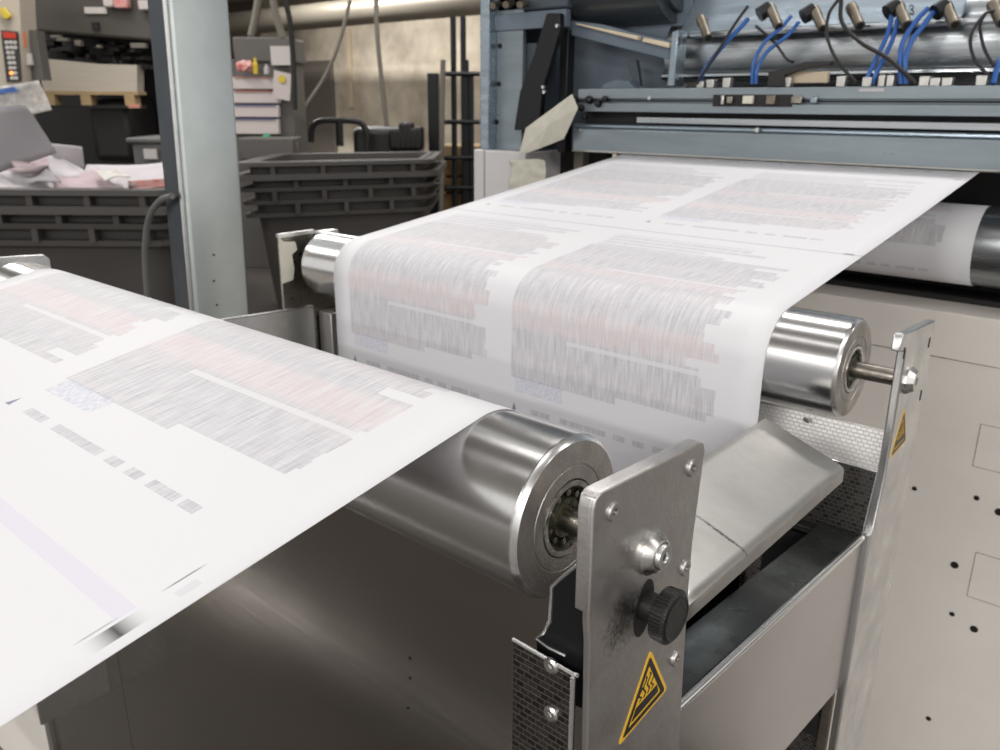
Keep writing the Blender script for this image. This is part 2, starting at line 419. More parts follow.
roller('second aluminium roller carrying the paper behind, shaft bare at its right end', 0, 0, -.0648, .5736, R, XP-.001, -.082)
# idlers at the bottom of the paper loop and one in front of the dark panel
for lab, y, z, x0, x1 in (('low idler roller turning the hanging paper under the rear roller', -.0387-.0393, -.36, -.05, .56),
                          ('low idler roller turning the paper up to the front roller', Y1+.0393+.0387, -.36, -.05, .56),
                          ('low roller in front of the dark polished sheet, seen reflected in it', -.56, -.50, -.45, .40)):
    t = thing('idler_roller', lab, 'roller', (x0, y, z), 'low idler rollers')
    G().lathe([(0, 0), (0, .036), (.003, .0385), (x1-x0-.003, .0385), (x1-x0, .036), (x1-x0, 0)], (x0, y, z), seg=48).done('roller_shell', 'alu_roller', t, smooth=True)
    G().lathe([(0, 0), (0, .007), (x1-x0+.08, .007), (x1-x0+.08, 0)], (x0-.04, y, z), seg=16).done('shaft', 'shaft', t, smooth=True)

# ================================================================ mounting plates
def screw(x, y, z, parent, r=.0040, d=1, name='screw', m='plate'):
    h = .0013*d
    o = G().lathe([(0, 0), (0, r), (h*.5, r), (h, r*.85), (h, r*.42), (h*.2, r*.40), (h*.3, 0)], (x, y, z), (d and 1, 0, 0), seg=24)
    s = o.done(name, m, parent, smooth=True)
    G().lathe([(h*.25, 0), (h*.25, r*.38)], (x, y, z), seg=6).done('hex_socket', 'void', s)
    return s
def bolt(x, y, z, parent):
    h = G().lathe([(0, 0), (0, .0098), (.0016, .0098), (.0052, .0072), (.0056, .0066), (.0056, .0060), (.0046, .0058), (.0046, 0)], (x, y, z), seg=48).done('bolt', 'zinc', parent, smooth=True)
    G().lathe([(.0046, 0), (.0062, 0), (.0062, .0020), (.0074, .0024), (.0074, .0052), (.0064, .0056), (.0046, .0056)][::-1], (x, y, z), seg=36).done('bolt_head', 'plate_light', h, smooth=True)
    G().lathe([(.0063, 0), (.0063, .0022)], (x, y, z), seg=6).done('hex_socket', 'void', h)
def sign(x, A, B_, C_, parent, det=True):     # yellow warning triangle on the plate, corners (y, z)
    A, B_, C_ = (Vector(q) for q in (A, B_, C_)); cen = (A+B_+C_)/3
    def tri(k, r): # rounded triangle
        P = [cen+(q-cen)*k for q in (A, B_, C_)]; out = []
        for i in range(3):
            p, a, c = P[i], P[i-1], P[(i+1) % 3]
            d1 = (a-p).normalized(); d2 = (c-p).normalized()
            for j in range(5):
                t = j/4; s0 = p+d1*r; s1 = p+d2*r; out.append((s0*(1-t)**2+p*2*t*(1-t)+s1*t*t)[:])
        return out
    s = G().prism(tri(1, .0030), 0, x, x+.0003).done('warning_sticker', 'yellow', parent)
    s['label'] = 'yellow and black triangular warning sticker'
    o, i = tri(.86, .0022), tri(.66, .0014); g = G()
    n = len(o)
    for k in range(n):
        q = (k+1) % n
        g.prism([o[k], o[q], i[q], i[k]], 0, x+.0003, x+.0005)
    g.done('sign_border', 'ink', s)
    # pictogram: hot plate with wavy fumes above it
    e_y = (B_-C_); e_y = e_y.normalized(); L_ = (B_-C_).length; e_z = (A-(B_+C_)/2)
    base = (B_+C_)/2
    def Q(a, b_): return base+(B_-C_)*a+e_z*b_
    g = G()
    g.prism([Q(-.27, .16)[:], Q(.27, .16)[:], Q(.23, .30)[:], Q(-.20, .30)[:]], 0, x+.0003, x+.0005)
    for a0 in (-.13, -.05, .03, .11):
        prev = None
        for k in range(8):
            t = k/7; w_ = .012; c = Q(a0+.03*math.sin(t*9), .34+t*(.30 if abs(a0) < .1 else .2))
            cur = (c-(B_-C_)*w_, c+(B_-C_)*w_)
            if prev: g.prism([prev[0][:], prev[1][:], cur[1][:], cur[0][:]], 0, x+.0003, x+.0005)
            prev = cur
    g.done('sign_pictogram', 'ink', s)
def rough_plate(name, pts, x0, x1, m, parent, bev=.0012):
    return G().prism(pts, 0, x0, x1).done(name, m, parent, bevel=bev, seg=3)
# near plate (outer face at x = .611)
t = thing('mounting_plate', 'thick worn aluminium upright plate with black knob, in sharp focus', 'bracket', (XP-TH/2, -.354, -.45), 'roller mounting plates')
r = .005
cTL = (-.397, .054); cTR = (-.312, .0493)
head = [(-.3965, -.0), (-.3968, .048), (-.3955, .0525), (-.392, .0540), (-.3160, .0497), (-.3128, .0485), (-.3115, .0450), (-.3155, .002), (-.3155, -.03), (-.311, -.118), (-.311, -.45), (-.391, -.45), (-.391, -.118), (-.395, -.01)]
def smudge(m, c, sy, sz):
    nt = m.node_tree; N = nt.nodes; L = nt.links; b = N['Principled BSDF']; src = b.inputs['Base Color'].links[0].from_socket
    tc = N.new('ShaderNodeTexCoord'); mp = N.new('ShaderNodeMapping'); mp.vector_type = 'POINT'
    mp.inputs['Location'].default_value = (0, -c[0]/sy, -c[1]/sz); mp.inputs['Scale'].default_value = (0, 1/sy, 1/sz); L.new(tc.outputs['Object'], mp.inputs[0])
    ln = N.new('ShaderNodeVectorMath'); ln.operation = 'LENGTH'; L.new(mp.outputs[0], ln.inputs[0])
    nz = N.new('ShaderNodeTexNoise'); nz.inputs['Scale'].default_value = 600; nz.inputs['Detail'].default_value = 5; L.new(tc.outputs['Object'], nz.inputs['Vector'])
    ad = N.new('ShaderNodeMath'); ad.operation = 'MULTIPLY_ADD'; L.new(nz.outputs['Fac'], ad.inputs[0]); ad.inputs[1].default_value = 1.6; L.new(ln.outputs['Value'], ad.inputs[2])
    mr = N.new('ShaderNodeMapRange'); mr.inputs['From Min'].default_value = 1.0; mr.inputs['From Max'].default_value = 1.8; mr.inputs['To Min'].default_value = .85; mr.inputs['To Max'].default_value = 0; L.new(ad.outputs[0], mr.inputs['Value'])
    mx = N.new('ShaderNodeMix'); mx.data_type = 'RGBA'; L.new(mr.outputs[0], mx.inputs[0]); L.new(src, mx.inputs[6]); mx.inputs[7].default_value = (.05, .045, .04, 1); L.new(mx.outputs[2], b.inputs['Base Color'])
smudge(M['plate_near'], (-.371, -.0125), .016, .013)
rough_plate('plate_body', head, XP-.0034, XP, 'plate_near', t, .0008)
# thicker boss on the roller side
G().prism([(-.3966, .004), (-.3969, .048), (-.3956, .0526), (-.392, .0541), (-.3160, .0498), (-.3127, .0486), (-.3114, .0450), (-.3145, .004)], 0, XP-.0070, XP-.0012).done('head_block', 'plate_near', t, bevel=.0006)
for (y, z) in ((-.384, .043), (-.3235, .0405), (-.3215, -.0095), (-.323, -.057)): screw(XP, y, z, t)
bolt(XP, -.3535, .0125, t)
# slot with the clamping knob
sl = [(-.3555+q[0], -.0135+q[1]) for q in [(.0072*math.cos(a)+.0045*math.sin(a)*.4, .0130*math.sin(a)) for a in [2*PI*k/28 for k in range(28)]]]
G().prism(sl, 0, XP-.0001, XP+.0002).done('slot', 'void', t)
K = thing('clamp_knob', 'black knurled clamping knob on the near upright plate', 'knob', (XP, -.3545, -.0125))
kc = (XP, -.3545, -.0125)
G().lathe([(0, 0), (0, .0064), (.002, .0066), (.0075, .0060), (.0075, 0)], kc, seg=32).done('knob_neck', 'black', K, smooth=True)
g = G(); NK = 44; rr = []
prof = [(.0070, .0062, 0), (.0073, .0098, 0), (.0082, .0112, 1), (.0136, .0115, 1), (.0146, .0106, 0), (.0150, .0094, 0)]
rings = []
for (h, rad, kn) in prof:
    ring = []
    for k in range(NK*4):
        a = 2*PI*k/(NK*4); q = rad+(.00035*(1 if k % 4 < 2 else -1) if kn else 0)
        ring.append(g.b.verts.new((kc[0]+h, kc[1]+q*math.cos(a), kc[2]+q*math.sin(a))))
    rings.append(ring)
for A_, B_ in zip(rings, rings[1:]):
    for k in range(NK*4): q = (k+1) % (NK*4); g.b.faces.new([A_[k], A_[q], B_[q], B_[k]])
g.b.faces.new(rings[0]); g.b.faces.new(rings[-1])
g.done('knob_head', 'black', K)
G().lathe([(.0149, 0), (.0149, .0085), (.0153, .0090), (.0153, .0095)][::-1], kc, seg=48).done('knob_cap', 'black', K, smooth=True)
sign(XP, (-.3475, -.0385), (-.3290, -.0705), (-.3700, -.0760), t)
# plate behind roller left of slot: small bent guard tab
t2 = thing('bent_guard_tab', 'small bent steel tab under the front roller bearing', 'bracket', (.59, -.389, -.03))
tabp = [on(1, -.389, *q) for q in ((588, 562), (580, 563), (560, 579), (553, 586), (551, 620), (545, 632), (537, 638), (541, 690), (588, 710))]
g = G(); g.hexa([(q.x, -.3895, q.z) for q in tabp], [(q.x, -.3875, q.z) for q in tabp]); g.done('tab_sheet', 'blackmetal', t2)
edge = [Vector((q.x, -.3895, q.z)) for q in tabp[:7]]+[on(1, -.3895, *q_) for q_ in ((549, 648), (566, 656))]
g = G(); g.tube(edge, .0009, 8); g.done('tab_edge', 'edge', t2, smooth=True)
# embossed cover sheet below it
t3 = thing('embossed_cover', 'dark embossed sheet with two rivets left of the near plate', 'panel', (.585, -.395, -.30))
a = on(1, -.395, 514, 634)
g = G(); xs = a.x-.0005
top = [(xs, -.0275+.0), (.6045, -.0275)]
g.hexa([(xs, -.395, -.45), (.6045, -.395, -.45), (.6045, -.395, -.0275), (xs, -.395, -.0262)], [(xs, -.3935, -.45), (.6045, -.3935, -.45), (.6045, -.3935, -.0275), (xs, -.3935, -.0262)])
g.planar_uv((1, 0, 0), (0, 0, 1)); g.done('cover_sheet', 'emboss_dark', t3, bevel=.0004)
g = G(); g.tube([(xs, -.395, -.0262), (.6035, -.395, -.0275), (.6060, -.3952, -.0268)], .0010, 8); g.tube([(.6040, -.3955, -.0285), (.6040, -.3955, -.45)], .0011, 8); g.done('folded_edge', 'edge', t3, smooth=True)
for (px, py) in ((552, 665), (552, 713)):
    q = on(1, -.395, px, py)
    G().lathe([(0, 0), (0, .0036), (-.001, .0036), (-.0018, .0026), (-.0018, .0012), (-.0006, .0010), (-.0006, 0)], (q.x, -.395, q.z), (0, 1, 0), seg=24).done('rivet', 'zinc', t3, smooth=True)

# far plate: upright with a forward lip
t = thing('mounting_plate', 'pale aluminium upright plate holding the bare shaft of the rear roller', 'bracket', (XP-TH/2, .015, -.60), 'roller mounting plates')
far_pts = [(-.0275, -.60), (-.0275, -.115), (-.0215, -.112), (-.0135, -.074), (-.0135, .0245), (-.0300, .0275), (-.0290, .036), (-.0260, .0395), (.0520, .0345), (.0565, .0330), (.0585, .029), (.0585, -.16), (.062, -.60)]
rough_plate('plate_body', far_pts, XP-TH, XP, 'plate_light', t)
for (y, z) in ((-.018, .024), (.047, .018), (.049, -.025)): G().prism([(y-.0014, z-.004), (y+.0014, z-.004), (y+.0014, z+.004), (y-.0014, z+.004)], 0, XP, XP+.0003).done('slot', 'void', t)
G().lathe([(0, 0), (0, .0105), (.002, .0105), (.0065, .0072), (.0065, .003), (.0045, .003), (.0045, 0)], (XP, .0015, -.0005), seg=12).done('bolt', 'zinc', t)
sign(XP, (.0085, -.0240), (.0270, -.0560), (-.0100, -.0595), t)
# ================================================================ deflector tray
t = thing('deflector_tray', 'sloping dull steel tray between the two upright plates', 'tray', (.57, -.18, -.06))
ya, yb = -.306, -.076
g = G()
n = 8
prof = [(.541, -.026), (.548, -.0285), (.5955, -.0455), (.5985, -.0470), (.6000, -.0490), (.6000, -.0580)]
rows = [[(x, ya+(yb-ya)*k/10, z) for k in range(11)] for (x, z) in prof]
g.grid(rows); o_tray = g.done('tray_sheet', 'dull_steel', t, smooth=True, solid=.0016, offset=-1)
nT = Vector((.017, 0, .0475)); dT = ray(722, 534); yst = (CAM+dT*((Vector((.548, 0, -.0285))-CAM).dot(nT)/dT.dot(nT)))
M['tray_steel'] = mat('stained tray steel', (.60, .585, .555), .42, 1, .28, 18, bump=.05, bscale=300, rvar=.08)
smudge(M['tray_steel'], (yst.y, yst.z), .0016, .011); o_tray.data.materials[0] = M['tray_steel']
# light embossed sheet under the rear roller and its dark riser
t = thing('embossed_sheet', 'bright embossed metal sheet under the rear roller', 'panel', (.53, 0, -.12))
g = G(); y0_, z0_, yb_, zb_ = .0005, -.0425, -.0065, -.0735
g.hexa([(.44, y0_, z0_), (.6035, y0_, z0_), (.6035, yb_, zb_), (.44, yb_, zb_)], [(.44, y0_+.001, z0_), (.6035, y0_+.001, z0_), (.6035, yb_+.001, zb_), (.44, yb_+.001, zb_)])
g.planar_uv((1, 0, 0), (0, .22, .97)); g.done('sloping_face', 'emboss', t, bevel=.0003)
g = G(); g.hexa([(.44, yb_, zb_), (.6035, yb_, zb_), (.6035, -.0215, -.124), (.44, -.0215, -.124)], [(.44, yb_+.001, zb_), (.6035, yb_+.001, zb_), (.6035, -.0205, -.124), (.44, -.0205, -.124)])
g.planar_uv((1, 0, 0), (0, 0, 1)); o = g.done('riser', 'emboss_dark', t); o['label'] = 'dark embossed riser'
g = G(); g.tube([(.44, yb_, zb_), (.6035, yb_, zb_)], .0011, 8); g.tube([(.6038, yb_, zb_), (.6038, -.0215, -.124)], .0012, 8); g.done('folded_edge', 'edge', t, smooth=True)
q = on(1, -.003, 809, 418)
g = G()
for k in range(5): g.lathe([(0, 0), (0, .0012), (.001, .0014), (.002, 0)], (q.x+random.uniform(-.002, .002), -.006, q.z+random.uniform(-.002, .002)), (0, -1, 0), seg=8)
g.done('debris', 'brass', t)
# ================================================================ fascia and shelf on the frame
t = thing('side_fascia', 'brushed stainless side panel with a dark shelf behind its top edge', 'panel', (.606, -.17, -.25))
fa = [(-.309, -.0985), (-.034, -.1185), (-.0275, -.1185), (-.0275, -.2520), (-.140, -.2385), (-.309, -.2360)]
G().prism(fa, 0, .6055, .6070).done('fascia_sheet', 'stainless', t)
G().tube([(.6055, -.309, -.0985), (.6055, -.029, -.1192)], .0027, 12).done('rolled_edge', 'edge', t, smooth=True)
SHX = on(2, -.110, 752, 577).x; 
g = G(); g.hexa([(SHX, -.309, -.0990), (.6045, -.309, -.0990), (.6045, -.024, -.1200), (SHX, -.024, -.1200)], [(SHX, -.309, -.1005), (.6045, -.309, -.1005), (.6045, -.024, -.1215), (SHX, -.024, -.1215)])
g.done('shelf', 'shelf', t)
g = G(); g.box((.5340, -.309, -.30), (.5360, -.078, -.052)); g.box((.536, -.0400, -.30), (.5975, -.0390, -.1240)); g.box((.500, -.0400, -.1256), (.5975, -.0206, -.1236)); g.box((.536, -.309, -.205), (.604, -.0235, -.203)); g.done('dark_backing', 'void', t)  # black boxes added to keep the gap under the tray dark
# inner frame strip and dark embossed face under the fascia
t = thing('embossed_cover', 'dark embossed sheet low under the stainless side panel', 'panel', (.59, -.034, -.50))
g = G(); g.box((.45, -.034, -.60), (.598, -.0325, -.1225)); g.planar_uv((1, 0, 0), (0, 0, 1)); g.done('cover_sheet', 'emboss_dark', t)
G().box((.598, -.036, -.60), (.6046, -.030, -.1225)).done('folded_edge', 'brass', t)
# ================================================================ dark polished sheet under the front roller
t = thing('polished_front_sheet', 'large dark polished metal sheet under the front roller', 'panel', (.2, -.36, -.9))
SX = on(1, -.3225, 118, 658).x; SL = on(1, -.3225, 50, 710).x
G().box((SX, -.3225, -.92), (.598, -.3205, -.034)).done('main_sheet', 'dark_sheet', t, bevel=.0006)
G().box((SL, -.3225, -.92), (SX-.002, -.3205, -.034)).done('left_sheet', 'dark_sheet', t, bevel=.0006)
G().box((SL-.018, -.328, -.92), (SL-.001, -.317, -.034)).done('edge_strip', 'dull_steel', t, bevel=.001)
G().box((-.85, -.300, -.92), (SL-.022, -.295, -.10)).done('side_sheet', 'beige', t)
g = G()
for (px, py) in ((410, 658), (410, 678), (408, 708)):
    q = on(1, -.3225, px, py); g.lathe([(0, 0), (0, .0012), (-.0004, .0011), (-.0004, 0)], (q.x, -.3225, q.z), (0, 1, 0), seg=12)
g.done('rivet_hole', 'void', t)
# ================================================================ left side of the unit
XL = -.085
t = thing('mounting_plate', 'thin left plate with chipped pale paint behind the rear roller end', 'bracket', (XL, -.01, -.4), 'roller mounting plates')
G().prism([(-.052, -.45), (-.052, .034), (-.050, .0385), (.028, .0335), (.031, .031), (.031, -.45)], 0, XL-.004, XL).done('plate_body', 'shaft', t, bevel=.0008)
G().prism([(-.0525, -.020), (-.0525, .036), (-.046, .030), (-.030, .028), (-.028, .018), (-.036, .013), (-.034, -.005), (-.037, -.018)], 0, XL, XL+.0012).done('paint_patch', 'masking', t)
G().box((XL, .0, .026), (XL+.012, .028, .038)).done('top_block', 'plate_light', t, bevel=.001)
G().box((XL-.004, -.053, .035), (XL+.0005, .0, .0395)).done('plate_lip', 'plate_light', t)
t = thing('mounting_plate', 'thin left plate behind the far end of the front roller', 'bracket', (XL, -.35, -.4), 'roller mounting plates')
G().prism([(-.397, -.45), (-.397, .049), (-.392, .0535), (-.316, .049), (-.311, .044), (-.311, -.45)], 0, XL-.004, XL).done('plate_body', 'plate_light', t, bevel=.0008)
G().tube([(XL, -.36, .02), (XL, -.34, .035)], .004, 10).done('bolt', 'zinc', t)
t = thing('left_side_rail', 'grey steel side rail beyond the paper, left of the rear roller', 'rail', (XL, -.15, -.3))
G().prism([(-.310, -.040), (-.0115, -.0555), (-.0115, -.24), (-.310, -.24)], 0, XL+.001, XL+.003).done('rail_sheet', 'plate_light', t)
G().tube([(XL+.002, -.310, -.040), (XL+.002, -.0115, -.0555)], .0016, 8).done('rolled_edge', 'plate_light', t, smooth=True)
G().box((XL+.003, -.004, -.25), (XL+.028, .028, -.062)).done('rail_bracket', 'dull_steel', t, bevel=.001)
G().box((XL+.001, .028, -.25), (XL+.13, .031, -.028)).done('rail_backing', 'pipe', t)

# ================================================================ post beside the machine
def lean(o):
    c = Vector((-.25, -.03, .085)); Rm = Matrix.Rotation(math.radians(1.5), 4, EF)
    o.data.transform(Matrix.Translation(c) @ Rm @ Matrix.Translation(-c)); return o
t = thing('steel_post', 'tall pale galvanised steel post rising past the top of the picture', 'post', (-.28, -.03, FLOOR))
pl = on(1, -.073, 168, 180)
lean(G().prism(rrect(pl.x+.002, -.073, -.25, .006, .004, 3), 2, FLOOR, 1.3).done('post_tube', 'post', t, bevel=0, smooth=True))
lean(G().box((pl.x-.004, -.077, FLOOR), (-.262, -.0731, 1.3)).done('side_channel', 'post_dark', t, bevel=.001))  # side face painted dark to give the post its shade
g = G(); g.tube([(-.2585, -.0755, FLOOR), (-.2585, -.0755, 1.3)], .0028, 8); lean(g.done('corner_bead', 'plate_light', t, smooth=True))  # bright strip that paints the highlight along the post corner
for (px, py) in ((214, 255), (214, 281), (217, 305)):
    q = on(0, -.25, px, py); G().lathe([(0, 0), (0, .0016), (.0006, .0012), (.0006, 0)], (-.25, q.y, q.z), seg=10).done('rivet_hole', 'void', t)
t = G().tube(spline([on(1, -.09, *q) for q in ((172, 196), (160, 201), (149, 218), (145, 250), (147, 290), (152, 335), (158, 400))]), .0042, 10).done('black_cable', 'bin2', smooth=True)
tag(t, 'black cable looping beside the galvanised post', 'cable')

# ================================================================ the press at the end of the paper
YF = .555
P = thing('printing_press', 'blue grey printing press the paper comes out of', 'printing press', (.1, .8, FLOOR))
def pb(name, m, x0, y0, z0, x1, y1, z1, bev=.001, parent=P): return G().box((x0, y0, z0), (x1, y1, z1)).done(name, m, parent, bevel=bev)
# lower body
pb('body_panel', 'beige', -.105, YF, FLOOR, 1.0, YF+.006, -.0695)
pb('panel_ledge', 'beige', -.105, YF, -.0705, 1.0, YF+.075, -.068)
pb('dark_recess', 'void', -.105, YF+.14, -.35, 1.0, YF+.145, .118)
pb('recess_floor', 'void', -.105, YF+.074, -.35, 1.0, YF+.30, -.06)
for (px, py, rad) in ((954.5, 565, .0052), (952, 614, .0036), (974, 629, .0052), (928.5, 718.5, .0038), (976.5, 498, .0036), (999, 512, .0052), (914.5, 488.5, .0034)):
    q = on(1, YF, px, py)
    G().lathe([(0, 0), (0, rad)], (q.x, YF-.0004, q.z), (0, -1, 0), seg=24).done('bolt_hole', 'void', P)
q0 = on(1, YF, 981, 424); q1 = on(1, YF, 973, 466)
g = G()
z0, z1 = q1.z, q0.z
for a, c in (((q0.x, z1), (q0.x+.10, z1)), ((q0.x, z1), (q0.x, z0)), ((q0.x, z0), (q0.x+.10, z0))): g.tube([(a[0], YF, a[1]), (c[0], YF, c[1])], .0004, 6)
qa = on(1, YF, 976, 552); 
za = qa.z; zb2 = on(1, YF, 968, 596).z
for a, c in (((qa.x, za), (qa.x+.10, za)), ((qa.x, za), (qa.x, zb2)), ((qa.x, zb2), (qa.x+.10, zb2))): g.tube([(a[0], YF, a[1]), (c[0], YF, c[1])], .0004, 6)
qs = on(1, YF, 858, 342)
g.tube([(qs.x, YF, qs.z), (1.0, YF, qs.z-.004)], .0006, 6)
g.done('panel_seam', 'shaft', P)
# wrapped roller in the opening
t = thing('dark_outfeed_roller', 'dark chromed roller wrapped in paper in the press opening', 'roller', (.2, .60, .03))
rz, ry, rr_ = .012, .622, .052
G().lathe([(0, 0), (0, rr_-.002), (.002, rr_), (.70, rr_), (.70, 0)], (0.0, ry, rz), seg=96).done('roller_shell', 'chrome', t, smooth=True)
g = G(); rows = []; uvs = []
for k in range(25):
    a = math.radians(70+220*k/24); v = -.19+.02-(rr_+.0006)*(a-2.0)
    rows.append([(W*i/12+.004, ry+(rr_+.0006)*math.cos(a), rz+(rr_+.0006)*math.sin(a)) for i in range(13)]); uvs.append([(W*i/12, v+.115) for i in range(13)])
g.grid(rows, uv=uvs); o = g.done('wrapped_paper', 'web', smooth=True, solid=.0003)
tag(o, 'strip of printed paper wrapped round the dark roller in the press opening', 'paper')
# cross beams
pb('lower_beam', 'beam', -.100, YF-.004, .113, 1.0, YF+.05, .150, .002)
G().tube([(-.100, YF-.004, .1135), (1.0, YF-.004, .1135)], .0018, 8).done('beam_lip', 'dull_steel', P, smooth=True)
G().tube([(-.100, YF+.004, .1535), (1.0, YF+.004, .1535)], .0040, 10).done('guide_bar', 'blue_steel', P, smooth=True)
pb('beam_groove', 'void', -.09, YF+.02, .150, 1.0, YF+.05, .180, 0)
pb('bright_rail', 'chrome', .02, YF+.002, .1600, 1.0, YF+.02, .1695, .001)
g = G(); g.box((-.090, YF-.006, .1765), (1.0, YF+.03, .190)); g.box((-.090, YF-.002, .190), (1.0, YF+.03, .1965)); g.box((-.090, YF-.006, .1965), (1.0, YF+.03, .2120)); g.done('upper_beam', 'beam', P, bevel=.001)
G().tube([(-.09, YF-.004, .1935), (1.0, YF-.004, .1935)], .0012, 6).done('beam_wire', 'blackmetal', P)
G().box((.155, YF-.007, .1860), (.275, YF-.0062, .2025)).done('lock_recess', 'void', P)
def px_(x, y): return on(1, YF-.008, x, y)
for (x, w_, h_, m_) in ((731, 5, 7, 'shaft'), (749, 9, 8, 'masking'), (772, 8, 9, 'brass'), (798, 10, 7, 'shaft'), (815, 6, 6, 'blue_steel'), (724, 2, 9, 'zinc')):
    a = px_(x-w_/2, 99-h_/2+.8); c = px_(x+w_/2, 99+h_/2+.8); G().box((a.x, YF-.014, a.z), (c.x, YF-.007, c.z)).done('lock_fitting', m_, P, bevel=.001)
a = px_(859, 88.5); c = px_(884, 91.5); o = G().box((a.x, YF-.0068, a.z), (c.x, YF-.006, c.z)).done('white_tag', 'paper_white', P)
# left upright and inner frame
q = lambda x, y, Y=YF: on(1, Y, x, y)
xa, xb = q(480, 80).x, q(489, 80).x
pb('left_upright', 'blue_steel', xa, YF, .107, xb, YF+.10, .80, .002)
pb('frame_web', 'beam', xb, YF+.02, .107, q(515, 80).x, YF+.03, .80)
for (px, py) in ((500, 46), (499, 84), (497, 122), (499, 20)):
    u_ = q(px, py, YF+.02); G().lathe([(0, 0), (0, .0045), (.003, .004), (.003, 0)], (u_.x, YF+.02, u_.z), (0, -1, 0), seg=12).done('frame_screw', 'blackmetal', P)
pb('frame_slot', 'blue_dark', q(515, 80).x, YF+.03, .107, q(525, 80).x, YF+.05, q(520, 42).z)
pb('inner_panel', 'blue', q(489, 80).x, YF+.10, .107, q(655, 80).x, YF+.11, .80)
pb('rear_panel', 'blue', q(545, 80).x, YF+.30, .107, 1.1, YF+.31, .80)
# white lower cheek
pb('white_cheek', 'white_enamel', q(475, 180).x, YF-.004, FLOOR, q(526, 180).x, YF+.20, .107, .003)
G().tube([(q(486, 180).x, YF-.0045, FLOOR), (q(486, 180).x, YF-.0045, .106)], .0008, 6).done('cheek_seam', 'shaft', P)
pb('cheek_slot', 'void', q(526, 180).x, YF+.10, -.30, -.10, YF+.12, .112)
pb('inner_post', 'strap', q(553, 170).x, YF+.06, -.3, q(562, 170).x, YF+.08, .112)
# black diagonal strut
A_ = [q(*p_, YF+.015) for p_ in ((553, 14), (566, 14), (566, 30), (548, 90), (545, 130), (520, 130), (526, 92), (540, 55))]
g = G(); g.hexa([(p_.x, YF-.002, p_.z) for p_ in A_], [(p_.x, YF+.010, p_.z) for p_ in A_]); g.done('diagonal_strut', 'blackmetal', P, bevel=.001)
pb('strut_arm', 'blackmetal', q(548, 90).x, YF+.03, .107, q(556, 90).x, YF+.05, q(555, 28).z)
for (px, py) in ((558, 26), (544, 87), (545, 92)):
    u_ = q(px, py, YF-.002); G().lathe([(0, 0), (0, .004), (.004, .003), (.004, 0)], (u_.x, YF-.002, u_.z), (0, -1, 0), seg=10).done('strut_screw', 'zinc', P)
# header bar over the frame and lit slanting cover
g = G(); a = q(482, 14); c = q(560, 12)
g.box((a.x, YF+.015, q(500, 30).z), (c.x, YF+.03, q(500, 13).z)); g.done('header_plate', 'blue', P, bevel=.001)
def slab(name, m, pts, Y0, Y1_, bev=.001):
    L_ = [q(*p_, Y0) for p_ in pts]; g = G(); g.hexa([(p_.x, Y0, p_.z) for p_ in L_], [(p_.x, Y1_, p_.z) for p_ in L_]); return g.done(name, m, P, bevel=bev)
slab('slanting_cover', 'blue', [(566, 20), (600, 24), (670, 42), (670, 60), (566, 34)], YF+.04, YF+.07)
slab('cream_strip', 'cream', [(575, 23), (638, 36), (637, 40), (577, 25)], YF+.030, YF+.045)
slab('cream_strip', 'cream', [(643, 37.5), (669, 43), (669, 48), (642, 41.5)], YF+.030, YF+.045)
slab('bent_flap', 'blue_dark', [(626, 60), (636, 60), (640, 86), (634, 86)], YF+.05, YF+.06)
slab('bearing_cheek', 'blue', [(600, 90), (604, 84), (616, 80), (628, 81), (636, 90)], YF+.03, YF+.05)
g = G()
for (px, py, dd) in ((575, 101, .008), (582, 108, .006), (590, 100, .007), (599, 104, .006), (606, 99, .005), (572, 112, .007), (586, 117, .005)):
    u_ = q(px, py, YF-.006); g.lathe([(0, 0), (0, dd), (.008, dd*.8), (.01, 0)], (u_.x, YF-.006, u_.z), (.1, -1, .1), seg=10)
g.done('adjusting_screws', 'blackmetal', P, bevel=.0005)
for (px, py) in ((578, 130), (757.5, 130), (650, 98)):
    u_ = q(px, py, YF-.004); G().lathe([(0, 0), (0, .004), (.003, .003), (.003, 0)], (u_.x, YF-.004, u_.z), (0, -1, 0), seg=12).done('beam_screw', 'zinc', P)
# drum cover and drum
slab('drum_cheek', 'blue_steel', [(672, 32), (678, 30), (674, 86), (667, 86)], YF+.030, YF+.06)
Yd = YF+.12
zt = q(900, -10, Yd).z
dx0 = q(675, 40, Yd).x
dz = q(800, 52, Yd).z
G().lathe([(0, 0), (0, .072), (.003, .075), (.85, .075), (.85, 0)], (dx0, YF+.16, dz), seg=96).done('chrome_drum', 'chrome', P, smooth=True)
g = G()
cz0, cz1 = q(800, 27, YF+.075).z, q(800, 4, YF+.095).z
x0c, x1c = q(683, 20, YF+.08).x, q(962, 20, YF+.08).x
g.hexa([(x0c, YF+.070, cz0), (x1c, YF+.070, cz0), (x1c, YF+.105, cz1+.02), (x0c+.006, YF+.105, cz1+.02)], [(x0c, YF+.075, cz0-.003), (x1c, YF+.075, cz0-.003), (x1c, YF+.110, cz1+.015), (x0c+.006, YF+.110, cz1+.015)])
g.done('drum_cover', 'blue_steel', P, bevel=.001)
G().tube([(x0c-.006, YF+.068, cz0-.005), (.9, YF+.068, cz0-.005)], .0045, 10).done('cover_bar', 'chrome', P, smooth=True)
G().tube([(dx0, YF+.09, .232), (.9, YF+.09, .232)], .006, 10).done('lower_bar', 'chrome', P, smooth=True)
pb('drum_backing', 'void', dx0, YF+.18, .20, 1.0, YF+.2, .30)
